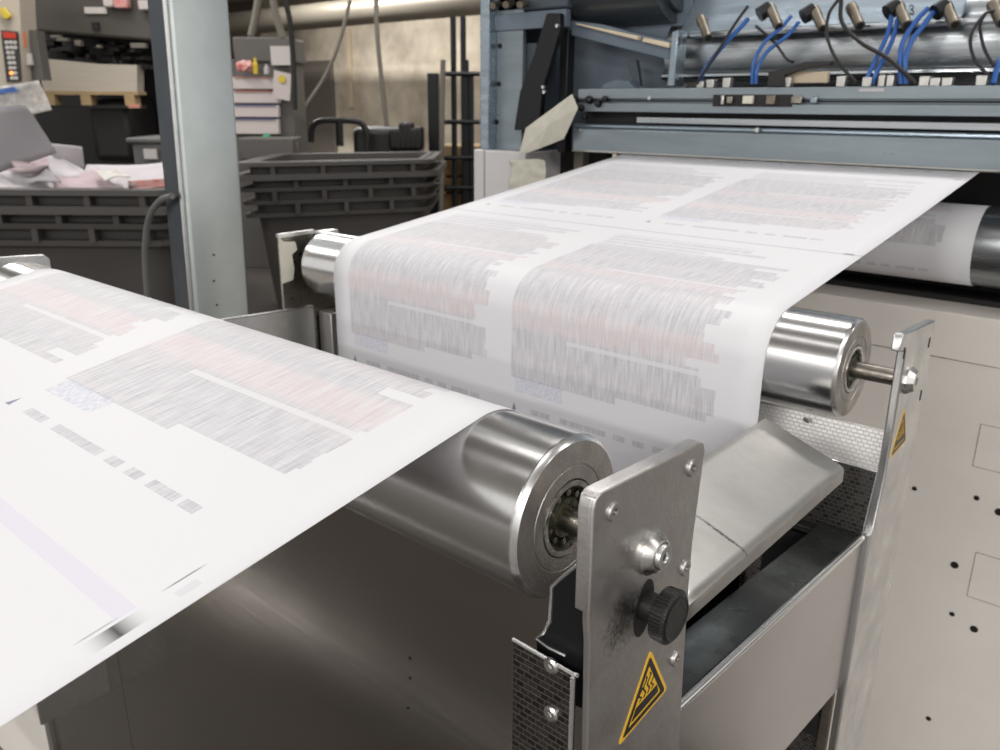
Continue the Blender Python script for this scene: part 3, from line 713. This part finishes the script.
# dark curved housings over the frame
for (zc, rr2, yy, m_) in ((q(620, 27, YF+.10).z+.085, .085, YF+.10, 'housing'),):
    G().lathe([(0, 0), (0, rr2), (.170, rr2), (.170, rr2*.8), (.180, rr2*.8), (.180, 0)], (q(556, 0).x, yy, zc), (1, 0, 0), seg=64).done('housing_roll', m_, P, smooth=True)
pb('top_housing', 'blue_dark', q(489, 0).x, YF+.02, q(520, 10).z, q(560, 0).x, YF+.2, .60, .004)
for (px, py) in ((492, 3), (505, 2), (519, 2)):
    u_ = q(px, py, YF); G().lathe([(0, 0), (0, .006), (.03, .006), (.03, 0)], (u_.x, YF+.02, u_.z), (.3, -1, -.2), seg=12).done('hose_stub', 'brass', P, smooth=True)
pb('top_cap', 'black', 1.0, YF, .36, 1.02, YF+.1, .40)
# fittings along the top of the beam
for px in (702, 712, 728, 868, 884, 925, 936, 948, 890, 842, 788, 982):
    u_ = q(px, 82, YF+.012); hgt = .010+.004*((px*7) % 3)/2
    G().box((u_.x-.006, YF+.006, .212), (u_.x+.006, YF+.018, .212+hgt)).done('pipe_fitting', 'dull_steel', P, bevel=.001)
G().prism([(.232, .2125), (.258, .2125), (.256, .228), (.285, .236), (.318, .240), (.318, .245), (.283, .245), (.250, .236), (.232, .233)], 1, YF+.002, YF+.016).done('clamp_lever', 'black', P, bevel=.001)
a = q(790, 72, YF+.03); c = q(829, 83, YF+.03); o = G().box((a.x, YF+.02, a.z), (c.x, YF+.03, c.z)).done('wood_packing', 'cream', P, bevel=.001)
# nozzles
for i, (px, py) in enumerate(((704, 29), (775, 18), (819, 20), (856, 17), (903, 16), (951, 16), (998, 14))):
    b0 = q(px-5 if i else px-3, py-10, YF+.055); e0 = q(px+4, py+9, YF+.03)
    nz = G().tube([b0, b0.lerp(e0, .25), b0.lerp(e0, .3), e0], [.0078, .0078, .0070, .0068], 14).done('air_nozzle', 'brass', P, smooth=True)
    d = (e0-b0).normalized(); G().tube([e0, e0+d*.0006], .0046, 12).done('nozzle_bore', 'void', nz)
    if i in (1, 2, 4, 5):
        c0 = q(px-16, py-3, YF+.045); G().tube([c0, b0], .0105, 12).done('hose_connector', 'blackmetal', nz)
# hoses and cables, each its own thing
def hose(name, lab, cat, pts, rad, m_, Y=YF+.015, group=None):
    pp = [on(1, Y+(dy if len(p_) > 2 else 0), p_[0], p_[1]) for p_ in pts for dy in ((p_[2] if len(p_) > 2 else 0),)]
    o = G().tube(spline(pp, 6), rad, 10).done(name, m_, smooth=True); tag(o, lab, cat, group); return o
hose('air_hose', 'dark blue air hose nearest the left end of the drum', 'hose', ((748, 19, .03), (740, 28, .02), (722, 47, .01), (706, 68, .0), (698, 84, .0)), .0034, 'hose_blue')
hose('air_hose', 'left strand of the second blue hose pair from the left', 'hose', ((791, 16, .03), (782, 27, .02), (765, 42, .01), (754, 62, 0), (752, 84, 0)), .0026, 'hose_blue')
hose('air_hose', 'right strand of the second blue hose pair from the left', 'hose', ((799, 22, .03), (787, 36, .02), (767, 52, .01), (757, 70, 0), (756, 84, 0)), .0028, 'hose_blue')
hose('air_hose', 'left strand of the blue hose pair under the handwritten figure', 'hose', ((892, 14, .03), (888, 33, .02), (878, 55, .01), (869, 74, 0), (866, 84, 0)), .0030, 'hose_blue')
hose('air_hose', 'right strand of the blue hose pair under the handwritten figure', 'hose', ((898, 18, .03), (893, 38, .02), (885, 56, .01), (876, 74, 0), (873, 84, 0)), .0030, 'hose_blue')
hose('air_hose', 'left strand of the thickest blue hose pair', 'hose', ((928, 8, .03), (915, 22, .02), (903, 42, .01), (900, 62, 0), (901, 84, 0)), .0033, 'hose_blue')
hose('air_hose', 'right strand of the thickest blue hose pair', 'hose', ((933, 12, .03), (923, 26, .02), (911, 42, .01), (905, 62, 0), (906, 84, 0)), .0033, 'hose_blue')
hose('air_hose', 'short blue hose at the right edge of the picture', 'hose', ((1004, 55, .02), (998, 66, .01), (993, 84, 0)), .0035, 'hose_blue')
hose('black_cable', 'black cable crossing the drum and running down to the beam', 'cable', ((841, 0, .03), (842, 22, .02), (860, 42, .01), (886, 57, .0), (904, 72, 0), (916, 84, 0)), .0028, 'black', YF+.008)
hose('black_cable', 'black cable looping down left of the crossing cable', 'cable', ((838, 0, .03), (829, 14, .02), (827, 36, .01), (838, 62, 0), (856, 82, 0)), .0022, 'black', YF+.008)
hose('black_cable', 'thin black cable beside the leftmost blue hose', 'cable', ((748, 6, .03), (735, 24, .02), (722, 45, .01), (704, 72, 0), (697, 84, 0)), .0022, 'black', YF+.006)
hose('black_cable', 'thin black cable curving down beside the lever', 'cable', ((756, 26, .03), (774, 42, .02), (786, 58, .01), (793, 62, 0)), .0020, 'black', YF+.010)
hose('black_cable', 'black cable loop at the right edge of the picture', 'cable', ((996, 10, .03), (984, 15, .02), (971, 36, .01), (974, 58, 0), (990, 78, 0)), .0020, 'black', YF+.010)
hose('black_cable', 'inner strand of the black cable loop at the right edge', 'cable', ((985, 14, .03), (980, 26, .02), (984, 48, .01), (994, 66, 0)), .0020, 'black', YF+.012)
# handwritten 3 on the cover
g = G(); prev = None
pts3 = [(909, 6), (912, 5), (913.5, 7.5), (911, 9), (913.5, 11), (913, 14), (909.5, 13)]
def cov(px, py):
    N_ = (Vector((x1c, YF+.105, cz1+.02))-Vector((x1c, YF+.070, cz0))).cross(Vector((1, 0, 0))).normalized(); d_ = ray(px, py); return CAM+d_*((Vector((x1c, YF+.070, cz0))-CAM).dot(N_)/d_.dot(N_))-d_*.001
G().tube(spline([cov(*p_) for p_ in pts3], 5), .0005, 6).done('handwritten_figure', 'ink', P)
# masking paper scraps on the left upright
t = thing('masking_paper', 'folded cream paper scrap stuck at the left end of the beam', 'paper scrap', (-.16, YF-.02, .15))
fl = [on(1, YF-.03, *p_) for p_ in ((519, 155), (524, 128), (574, 94), (578, 108), (562, 139), (540, 149))]
g = G(); vs = [g.b.verts.new(p_+Vector((0, .006*math.sin(i*2.1), 0))) for i, p_ in enumerate(fl)]
cc = g.b.verts.new(on(1, YF-.04, 548, 125))
for i in range(6): g.b.faces.new([vs[i], vs[(i+1) % 6], cc])
g.done('paper_flap', 'masking', t, solid=.0006)
t = thing('masking_paper', 'crumpled cream tape on the white cheek of the press', 'paper scrap', (-.2, YF-.01, .05))
random.seed(3); g = G(); rows = []
pL = on(1, YF-.006, 512, 158); pR = on(1, YF-.006, 547, 194)
for i in range(9):
    row = []
    for j in range(8):
        x = pL.x+(pR.x-pL.x)*j/7; z = pL.z+(pR.z-pL.z)*i/8
        row.append((x+random.uniform(-.003, .003), YF-.010+random.uniform(-.006, .004), z+random.uniform(-.003, .003)))
    rows.append(row)
g.grid(rows); g.done('crumpled_tape', 'masking', t, solid=.0006, sub=1)

# ================================================================ the hall
def room(name, m, *pts):
    g = G(); g.b.faces.new([g.b.verts.new(p_) for p_ in pts]); return struct(g.done(name, m, solid=.05, offset=-1))
o = G().box((-13, -6, FLOOR-.05), (7, 9.5, FLOOR)).done('floor', 'floor'); struct(o)
YW = 8.6
o = G().box((-13, YW, FLOOR), (7, YW+.1, 3.2)).done('wall_back', 'wall'); struct(o)
o = G().box((-13.1, -6, FLOOR), (-13, YW, 3.2)).done('wall_left', 'wall_dark'); struct(o)
o = G().box((-13, -6, 3.2), (7, YW, 3.3)).done('ceiling', 'ceil'); struct(o)
# big ducts
for lab, py0, py1, D, nm in (('large lower grey duct running high along the back wall', 36, 13, 7.2, 'ventilation_duct'), ('upper grey duct above the large one', 3, -14, 7.6, 'ventilation_duct')):
    a = on(1, D, 230, py0); c = on(1, D, 230, py1); cy = (a+c)/2; rad = (c.z-a.z)/2
    o = G().lathe([(0, 0), (0, rad), (3.0, rad), (3.0, rad*1.05), (3.1, rad*1.05), (3.1, rad), (11, rad), (11, 0)], (cy.x-5, D, cy.z), seg=40).done(nm, 'pipe', smooth=True)
    tag(o, lab, 'duct')
# wall fittings
def slabY(name, m, pts, y0, th, bev=0, parent=None):
    L_ = [on(1, y0, *p_) for p_ in pts]; g = G(); g.hexa([(p_.x, y0, p_.z) for p_ in L_], [(p_.x, y0+th, p_.z) for p_ in L_]); return g.done(name, m, parent, bevel=bev)
dx = (on(1, YW-.05, 296, 60).x, on(1, YW-.05, 331, 60).x); dzt = on(1, YW-.05, 310, 61).z
o = G().box((dx[0], YW-.06, FLOOR), (dx[1], YW, dzt)).done('door_1', 'door', bevel=.01); struct(o)
for (x0_, y0_) in ((345.5, 30),):
    a = on(1, YW-.08, 345.5, 28); c = on(1, YW-.08, 345.5, 108)
    t = tag(G().box((a.x-.05, YW-.08, c.z), (a.x+.05, YW-.001, a.z)).done('conduit', 'cream', bevel=.01), 'pale vertical conduit on the back wall', 'conduit')
def dstuff(name, m, pts, D, rad, lab, cat):
    o = G().tube(spline([far(*p_, D) for p_ in pts], 5), rad, 8).done(name, m, smooth=True); return tag(o, lab, cat)
dstuff('hanging_cable', 'strap', ((350, 0), (340, 40), (326, 75), (308, 103), (298, 122)), 7.5, .016, 'grey cable sagging diagonally across the door', 'cable')
dstuff('hanging_cable', 'strap', ((376, -4), (377, 30), (381, 75), (387, 128)), 7.6, .020, 'grey cable hanging straight down the stained wall', 'cable')
dstuff('hanging_strap', 'strap', ((259, -5), (255, 20), (251, 36)), 5.2, .022, 'left grey strap hanging above the document drawers', 'strap')
dstuff('hanging_strap', 'strap', ((272, -5), (276, 15), (283, 38)), 5.2, .022, 'right grey strap hanging above the document drawers', 'strap')
dstuff('hanging_strap', 'black', ((284, -5), (290, 22), (293, 60), (295, 110)), 5.3, .016, 'black strap hanging right of the document drawers', 'strap')
# document cabinet
D = 5.9
t = thing('document_cabinet', 'dark cabinet with stacked pale labelled drawers behind the post', 'cabinet', H(*fs(258, 100, D)[:1], D, FLOOR))
g = G(); hbox(g, 232, 37, 291, 62, D, .4); g.done('cabinet_top', 'cabinet', t, bevel=.01)
g = G(); s0, z0 = fs(228, 160, D+.02); s1, z1 = fs(290, 60, D+.02); hb(g, s0, s1, D+.02, D+.4, FLOOR, z1); g.done('cabinet_body', 'cabinet', t, bevel=.005)
for (a0, a1) in ((77, 89), (91, 103), (105, 117), (119, 134)):
    g = G(); hbox(g, 232, a0, 278, a1, D-.04, .06); dr = g.done('drawer', 'drawer', t, bevel=.004)
    g = G(); hbox(g, 234, a0-.3, 275, a0+.6, D-.05, .01); g.done('drawer_label', 'redline' if a0 < 100 else 'blueline', dr)
g = G(); hbox(g, 270, 46, 290, 65, D-.05, .04); g.done('notice', 'button', t)
g = G(); s0, z0 = fs(240, 160, D-.3); s1, z1 = fs(293, 138, D-.3); hb(g, s0, s1, D-.3, D-.06, z0, z1); g.done('shelf', 'cabinet', t, bevel=.01)
g = G(); s0, z0 = fs(236, 77, D-.08)
L_ = [far(*p_, D-.08) for p_ in ((274, 70), (291, 74), (290, 101), (273, 98))]; g.hexa(L_, [p_-EF*.004 for p_ in L_]); o = g.done('pinned_sheet', 'drawer'); tag(o, 'white sheet with a yellow dot pinned beside the drawers', 'paper')
g = G(); c = far(282, 79, D-.09); g.lathe([(0, 0), (0, .025), (.004, .025), (.004, 0)], c, -EF, seg=20); g.done('yellow_dot', 'estop', o)
def blob(name, m_, px, py, D, rx, rz_, lab, cat, seed=1):
    random.seed(seed); b = bmesh.new(); bmesh.ops.create_icosphere(b, subdivisions=3, radius=1)
    c = far(px, py, D)
    for v in b.verts:
        k = 1+.25*math.sin(v.co.x*5+seed)*math.cos(v.co.y*6)+random.uniform(-.06, .06)
        v.co = c+ER*v.co.x*rx*k+EF*v.co.y*rx*.7*k+Vector((0, 0, v.co.z*rz_*k))
    g = G(); g.b.free(); g.b = b; g.uvl = b.loops.layers.uv.new('UVMap'); return tag(g.done(name, m_, smooth=True), lab, cat)
blob('crumpled_bag', 'pinkbag', 286, 146, D-.2, .075, .045, 'pink crumpled bag on the dark shelf under the drawers', 'bag', 4)
blob('green_cloth', 'green', 267, 139, D-.2, .028, .035, 'small green item beside the pink bag', 'cloth', 2)
blob('red_packet', 'paper_red', 245, 66, D-.08, .055, .035, 'red packet on top of the pale drawers', 'packet', 5)
for (px, m_, lab) in ((256, 'estop', 'yellow and black bottle on the drawers'), (267, 'paper_white', 'small white bottle on the drawers')):
    c = far(px, 74, D-.07); hh = .10 if px == 256 else .06
    o = G().lathe([(0, 0), (0, .018), (hh*.65, .018), (hh*.75, .009), (hh, .009), (hh, 0)], c, (0, 0, 1), seg=16).done('small_bottle', m_, smooth=True); tag(o, lab, 'bottle')

# plastic pallet bins
def bin_(lab, s0, s1, D0, D1, ztop, mname='bin', skew=0, ribs=4):
    t = thing('pallet_bin', lab, 'bin', H((s0+s1)/2, (D0+D1)/2, FLOOR), 'large ribbed plastic bins')
    def ring(z, grow, r=.07):
        k = (z-FLOOR)/(ztop-FLOOR); tp = .07*(1-k)
        pts = rrect(s0+tp-grow, D0+tp-grow, s1-tp+grow, D1-tp+grow, r, 4); return [H(a, b_+skew*(a-s0), z) for a, b_ in pts]
    g = G(); R0 = [g.b.verts.new(p_) for p_ in ring(FLOOR+.02, 0)]; R1 = [g.b.verts.new(p_) for p_ in ring(ztop, 0)]; R2 = [g.b.verts.new(p_) for p_ in ring(ztop, -.04)]; R3 = [g.b.verts.new(p_) for p_ in ring(ztop-.25, -.05)]
    n = len(R0)
    for A, B_ in ((R0, R1), (R1, R2), (R2, R3)):
        for k in range(n): g.b.faces.new([A[k], A[(k+1) % n], B_[(k+1) % n], B_[k]])
    g.b.faces.new(R0); g.b.faces.new(R3)
    g.done('bin_shell', mname, t, smooth=True)
    zz = ztop
    for k in range(ribs):
        g = G(); a = ring(zz, .045 if k == 0 else .05); b_ = ring(zz-.022, .05)
        if k == 1: a = ring(zz, .075); b_ = ring(zz-.03, .08)
        c_ = ring(zz, -.005)
        vs = [[g.b.verts.new(p_) for p_ in r_] for r_ in (ring(zz, -.01), a, b_, ring(zz-.028, -.01))]
        for A, B_ in zip(vs, vs[1:]):
            for q_ in range(n): g.b.faces.new([A[q_], A[(q_+1) % n], B_[(q_+1) % n], B_[q_]])
        # short upright webs down to the next rib
        if k < ribs-1:
            for f in (.15, .42, .68, .93):
                f2 = f+(.12 if k % 2 else 0)
                if f2 > .97: continue
                sc = s0+(s1-s0)*f2; Ds = D0+skew*(sc-s0); hb(g, sc-.012, sc+.012, Ds-.04, Ds+.03, zz-.075, zz-.02)
        g.done('rib', mname, t)
        zz -= .068 if k else .062
    return t
sA, zA = fs(242, 163, 4.4); sB, _ = fs(425, 163, 4.8)
bin_('large dark grey ribbed plastic bin right of the post', sA, sB, 4.45, 5.2, zA, skew=.40, ribs=5)
o = G(); kk = lambda s_, d_: 4.45+.4*(s_-sA)+d_
qd = [(sA+.07, kk(sA+.07, .07)), (sB-.07, kk(sB-.07, .07)), (sB-.07, kk(sB-.07, .68)), (sA+.07, kk(sA+.07, .68))]
o.hexa([H(a_, b_, zA-.12) for a_, b_ in qd], [H(a_, b_, zA-.035) for a_, b_ in qd]); o = o.done('bin_lining', 'void'); tag(o, 'black lining lying inside the right hand bin', 'lining')
sC, zC = fs(-60, 188, 3.3); sD, _ = fs(160, 188, 3.3)
bin_('large dark grey ribbed plastic bin heaped with waste paper, left of the post', sC, sD, 3.3, 4.0, zC, ribs=4)
# grey tote behind
s0, z0 = fs(128, 162, 4.7); s1, z1 = fs(175, 138, 4.7)
t = thing('tote_box', 'grey plastic tote behind the waste paper bin', 'box', H((s0+s1)/2, 4.8, FLOOR))
g = G(); hb(g, s0+.02, s1-.02, 4.72, 5.1, FLOOR, z1-.02); g.done('box_body', 'bin2', t, bevel=.02)
g = G(); hb(g, s0, s1, 4.7, 5.12, z1-.03, z1); g.done('box_rim', 'bin2', t, bevel=.01)
g = G(); hbox(g, 143, 149, 156, 159, 4.69, .02); g.done('box_label', 'button', t)
# waste paper
random.seed(11)
def sheet(lab, m_, corners, D, sag=.02, name='waste_sheet', group=None, tilt=(0, 0, 0, 0)):
    C_ = [far(*c_, D+k) for c_, k in zip(corners, tilt)]; n = 8; rows = []
    ph = random.uniform(0, 6)
    for i in range(n+1):
        row = []
        for j in range(n+1):
            a, b_ = i/n, j/n
            p_ = C_[0]*(1-a)*(1-b_)+C_[1]*(1-a)*b_+C_[2]*a*b_+C_[3]*a*(1-b_)
            p_ = p_+(Vector((0, 0, .6))-EF)*sag*math.sin(a*3+ph)*math.cos(b_*4+ph); row.append(p_)
        rows.append(row)
    g = G(); g.grid(rows); return tag(g.done(name, m_, smooth=True, solid=.003), lab, 'paper', group)
sheet('large grey board standing up in the left waste bin', 'paper_grey', ((-6, 106), (26, 105), (56, 152), (-6, 176)), 3.7, .01, 'grey_board')
o = sheet('printed newspaper sheet behind the grey board in the left bin', 'paper_print', ((-8, 88), (38, 80), (52, 110), (-8, 124)), 4.0, .015, 'newspaper_sheet')
sheet('blue printed corner of paper above the newspaper sheet', 'paper_blue', ((-6, 90), (14, 87), (19, 91), (-6, 96)), 3.97, .002)
sheet('white folded sheet standing right of the grey board', 'paper_white', ((50, 143), (82, 147), (84, 168), (56, 168)), 3.9, .004)
lab_ = [('long white sheet lying against the grey board foot', 'paper_white', ((44, 154), (60, 157), (96, 176), (50, 180))),
        ('pale pink sheet under the long white sheet', 'paper_pink', ((0, 165), (50, 160), (70, 182), (0, 190))),
        ('pink strip below the grey board', 'paper_pink', ((12, 160), (46, 154), (48, 165), (16, 168))),
        ('white sheet lying flat near the post', 'paper_white', ((88, 166), (168, 162), (170, 186), (84, 188))),
        ('red printed sheet at the bin rim near the post', 'paper_red', ((126, 176), (180, 172), (182, 190), (128, 192))),
        ('white sheet at the left front of the waste bin', 'paper_white', ((-20, 170), (40, 172), (60, 190), (-20, 192))),
        ('pinkish sheet in the middle of the waste bin', 'paper_pink', ((52, 174), (100, 170), (118, 190), (56, 192))),
        ('white sheet at the front middle of the waste bin', 'paper_white', ((60, 180), (124, 176), (130, 191), (66, 193)))]
lab_ += [('small grey sheet lying on the waste paper left of the white sheets', 'paper_grey', ((20, 176), (48, 170), (58, 180), (30, 186))),
         ('small printed sheet lying among the waste paper near its middle', 'paper_print', ((96, 171), (118, 168), (130, 177), (104, 181)))]
sheet('red printed strip on the front edge of the left waste bin heap', 'paper_red', ((128, 181), (172, 178), (172, 187), (130, 187)), 3.40, .004)
for i, (l_, m_, c_) in enumerate(lab_): sheet(l_, m_, c_, 3.66-.035*i, .02, tilt=(.25, .25, 0, 0))
g = G(); hb(g, sC+.12, sD-.12, 3.42, 3.9, zC-.20, zC-.03); o = g.done('paper_pile', 'paper_pink'); tag(o, 'mass of waste paper filling the left bin', 'waste paper'); o['kind'] = 'stuff'

# old sheet press with hanging paper stack
D = 6.2
t = thing('sheet_press', 'dark olive sheet fed press at the far left', 'machine', H(*fs(90, 100, D)[:1], D, FLOOR))
g = G()
L_ = [far(*p_, D) for p_ in ((16, -30), (175, -30), (175, 43), (17, 30))]; g.hexa(L_, [p_+EF*.8 for p_ in L_]); g.done('press_beam', 'press', t, bevel=.02)
g = G(); s0, z0 = fs(14, 30, D+.5); s1, z1 = fs(175, 30, D+.5); hb(g, s0, s1, D+.6, D+1.0, FLOOR, z0+.1); g.done('press_back', 'machineblk', t)
random.seed(5); g = G()
for k in range(40):
    px = random.uniform(34, 140); py = 33+(px-30)*.1+random.uniform(0, 22); w_ = random.uniform(3, 12); h_ = random.uniform(2, 6)
    hbox(g, px, py, px+w_, py+h_, D+random.uniform(.0, .25), .12)
g.done('grippers', 'machineblk', t, bevel=.004)
for (a, b_, c_, d_) in ((50, 35, 60, 38), (56, 38, 67, 41), (96, 45, 100, 48), (74, 40, 80, 46), (130, 43, 145, 48)):
    g = G(); hbox(g, a, b_, c_, d_, D-.06, .05); g.done('gripper_bracket', 'strap', t, bevel=.004)
g = G(); hbox(g, 84, 7, 106, 13.5, D-.02, .03); g.done('beam_plate', 'button', t)
g = G(); hbox(g, 91, 22, 98, 30, D-.02, .02); g.done('beam_mark', 'ink', t)
g = G(); hbox(g, 85, 98, 128, 162, D+.1, .5); g.done('drum_housing', 'machineblk', t, bevel=.05)
for (a, b_, c_, d_, m_) in ((102, -2, 112, 7, 'drawer'), (112, -6, 126, 8, 'paper_red'), (137, 0, 150, 10, 'drawer'), (146, -4, 152, 6, 'estop')):
    g = G(); hbox(g, a, b_, c_, d_, D-.08, .07); g.done('beam_item', m_, t, bevel=.01)
t = thing('paper_stack', 'pale stack of sheets on a raised wooden pallet under the press', 'paper stack', H(*fs(90, 90, D)[:1], D, fs(90, 93, D)[1]))
g = G(); L_ = [far(*p_, D+.02) for p_ in ((35, 58), (60, 60), (100, 64), (137, 65), (137, 94), (44, 91))]; g.hexa(L_, [p_+EF*.12 for p_ in L_]); g.done('sheets', 'sheetstack', t)
t = thing('pallet', 'wooden pallet under the pale sheet stack', 'pallet', H(*fs(90, 106, D)[:1], D, fs(90, 106, D)[1]))
g = G(); hbox(g, 42, 91, 138, 94.5, D, .14); g.done('deck_board', 'wood', t)
for a in (44, 80, 124): g = G(); hbox(g, a, 94.5, a+10, 106, D, .1); g.done('pallet_block', 'wood', t)
g = G(); hbox(g, 44, 105, 140, 108, D, .1); g.done('pallet_runner', 'machineblk', t)
g = G(); hbox(g, 128, 104, 139, 108, D-.02, .02); g.done('runner_end', 'redline', t)
# control console
D = 5.6
t = thing('control_console', 'cream control console with black keypad at the far left edge', 'control panel', H(*fs(8, 60, D)[:1], D, FLOOR))
g = G(); s0, z0 = fs(-14, -8, D); s1, z1 = fs(22, 88, D); L_ = [far(*p_, D) for p_ in ((-30, -30), (17, -30), (24, 90), (-30, 96))]; g.hexa(L_, [p_+EF*.2 for p_ in L_]); g.done('console_body', 'panel_cream', t, bevel=.01)
g = G(); L_ = [far(*p_, D-.01) for p_ in ((1.5, 30), (18.5, 31.5), (22, 81), (7.5, 82))]; g.hexa(L_, [p_-EF*.01 for p_ in L_]); kp = g.done('keypad', 'keypad', t)
g = G(); L_ = [far(*p_, D-.025) for p_ in ((3, 31.5), (16, 33), (16.5, 38.5), (4, 38))]; g.hexa(L_, [p_-EF*.006 for p_ in L_]); g.done('display', 'led', kp)
for r_ in range(8):
    for c_ in range(3 if r_ < 2 else 2):
        px = 7+c_*4+r_*.75+(0 if r_ < 2 else .3); py = 42.5+r_*5.1
        lit = (r_ == 6 and c_ == 0)
        G().lathe([(0, 0), (0, .0125), (.012, .010), (.012, 0)], far(px, py, D-.02), -EF, seg=12).done('button', 'btn_lit' if lit else 'button', kp, smooth=True)
g = G(); L_ = [far(*p_, D-.01) for p_ in ((1, 10), (6, 7.5), (12.5, 16), (11, 20), (5, 18.5))]; g.hexa(L_, [p_-EF*.03 for p_ in L_]); g.done('yellow_switch', 'estop', t, bevel=.006)
g = G(); hbox(g, 24, 30, 36, 80, D+.1, .1); g.done('switch_post', 'cabinet', t)
g = G(); L_ = [far(*p_, D+.05) for p_ in ((22, 32), (25.5, 32), (26.5, 47), (23, 48))]; g.hexa(L_, [p_-EF*.02 for p_ in L_]); g.done('orange_strip', 'orange', t)
g = G(); hbox(g, 25, 53, 29.5, 65, D+.05, .03); g.done('grey_lever', 'button', t)
# black cart with bent handle
D = 6.4
t = thing('hand_cart', 'black hand cart with a bent tube handle by the back wall', 'cart', H(*fs(360, 140, D)[:1], D, FLOOR))
G().tube(spline([far(*p_, D) for p_ in ((311, 142), (312, 128), (318, 122), (330, 120.5), (352, 121), (362, 124), (367, 134), (367, 148))], 6), .022, 10).done('handle', 'black', t, smooth=True)
G().tube([far(339, 121, D), far(340, 146, D)], .028, 8).done('handle_stem', 'black', t)
g = G(); s0, z0 = fs(352, 128, D+.1); s1, z1 = fs(418, 150, D+.1); hb(g, s0, s1, D+.1, D+.7, FLOOR, z0); g.done('cart_body', 'black', t, bevel=.04)
random.seed(2)
g = G()
for k in range(6): hbox(g, 388+k*5, 124+random.uniform(-2, 5), 397+k*5, 150, D+.05, .2)
g.done('cart_engine', 'machineblk', t, bevel=.02)
# stacker mast and rack
D = 6.8
t = thing('stacker_mast', 'black lifting mast standing before the stained wall', 'mast', H(*fs(433, 140, D)[:1], D, FLOOR))
g = G(); s0, z0 = fs(427, 73, D); s1, z1 = fs(440, 180, D); hb(g, s0, s1, D, D+.15, FLOOR, z0); g.done('mast_channel', 'blackmetal', t, bevel=.005)
t = thing('wire_rack', 'dark barred rack full of brown crates beside the mast', 'rack', H(*fs(460, 140, D)[:1], D, FLOOR))
for px, tp in ((453, 16), (463, 16), (466, 60), (471, 74)):
    a = far(px, tp, D); G().tube([a, Vector((a.x, a.y, FLOOR))], .022, 8).done('rack_bar', 'blackmetal', t)
for py in (74, 122, 158, 188): 
    g = G(); g.tube([far(440, py, D-.03), far(480, py, D-.03)], .018, 8); g.done('rack_rail', 'blackmetal', t)
s_prev = FLOOR
for i, (a, b_) in enumerate(((146, 158), (160, 176), (178, 192), (194, 214))):
    g = G(); hbox(g, 442, a, 480, b_, D+.08, .5); o = g.done('wooden_crate', 'wood' if i == 0 else 'cardboard', bevel=.01)
    tag(o, ('brown crate on the dark rack, topmost of four', 'brown crate on the dark rack, second from the top', 'brown crate on the dark rack, third from the top', 'brown crate on the dark rack, lowest in view')[i], 'crate', 'brown crates on the rack')
dstuff('wall_pipe', 'strap', ((443, 60), (442, 120), (441, 220)), 6.7, .02, 'thin grey pipe just right of the black mast', 'pipe')

# ================================================================ light
def lamp(name, loc, size, sy, power, col=(1, .975, .955), rot=(0, 0, 0)):
    l = bpy.data.lights.new(name, 'AREA'); l.shape = 'RECTANGLE'; l.size = size; l.size_y = sy; l.energy = power; l.color = col
    o = bpy.data.objects.new(name, l); COL.objects.link(o); o.location = loc; o.rotation_euler = rot; return o
k = 0
for (x, y) in ((.3, -4.2), (3.6, -3.0), (.3, -5.5), (.3, -1.3), (.3, -.1), (.3, 1.3), (-3.8, -1.3), (-3.8, 1.3), (-3.8, 4.0), (-7.6, 1.3), (-7.6, 4.0), (.3, 4.0), (-8.5, 6.3), (4.0, 0.3)):  # front and right-hand lamps are added fill; the others light the hall
    k += 1
    LZ = 1.75 if y < -2 else 2.15
    lamp('ceiling_lamp', (x, y, LZ), 2.6, .22, 150 if x < -8 else 90 if x < -7 else 50 if x < -3 else 150 if (y < -2 and x > 3) else 74 if y < -2 else 4 if y < -1 else 7 if y < 0 else 30)
    hs = thing('ceiling_light', 'long fluorescent ceiling light', 'light', (x, y, LZ+.02), 'ceiling lights in rows'); hs.name = 'ceiling_light'
    G().box((x-1.35, y-.13, LZ+.01), (x+1.35, y+.13, LZ+.09)).done('lamp_housing', 'white_enamel', hs, bevel=.01)
    g = G(); g.tube([(x-1.0, y, LZ+.09), (x-1.0, y, 3.2)], .01, 6); g.tube([(x+1.0, y, LZ+.09), (x+1.0, y, 3.2)], .01, 6); g.done('hanger', 'strap', hs)
# even ambient light from the world background
w = bpy.data.worlds.new('world'); S.world = w; w.use_nodes = True
w.node_tree.nodes['Background'].inputs[0].default_value = (.95, .93, .90, 1); w.node_tree.nodes['Background'].inputs[1].default_value = .72
S.view_settings.view_transform = 'Standard'; S.view_settings.look = 'None'; S.view_settings.gamma = 1; S.view_settings.exposure = .34
S.view_settings.use_curve_mapping = False
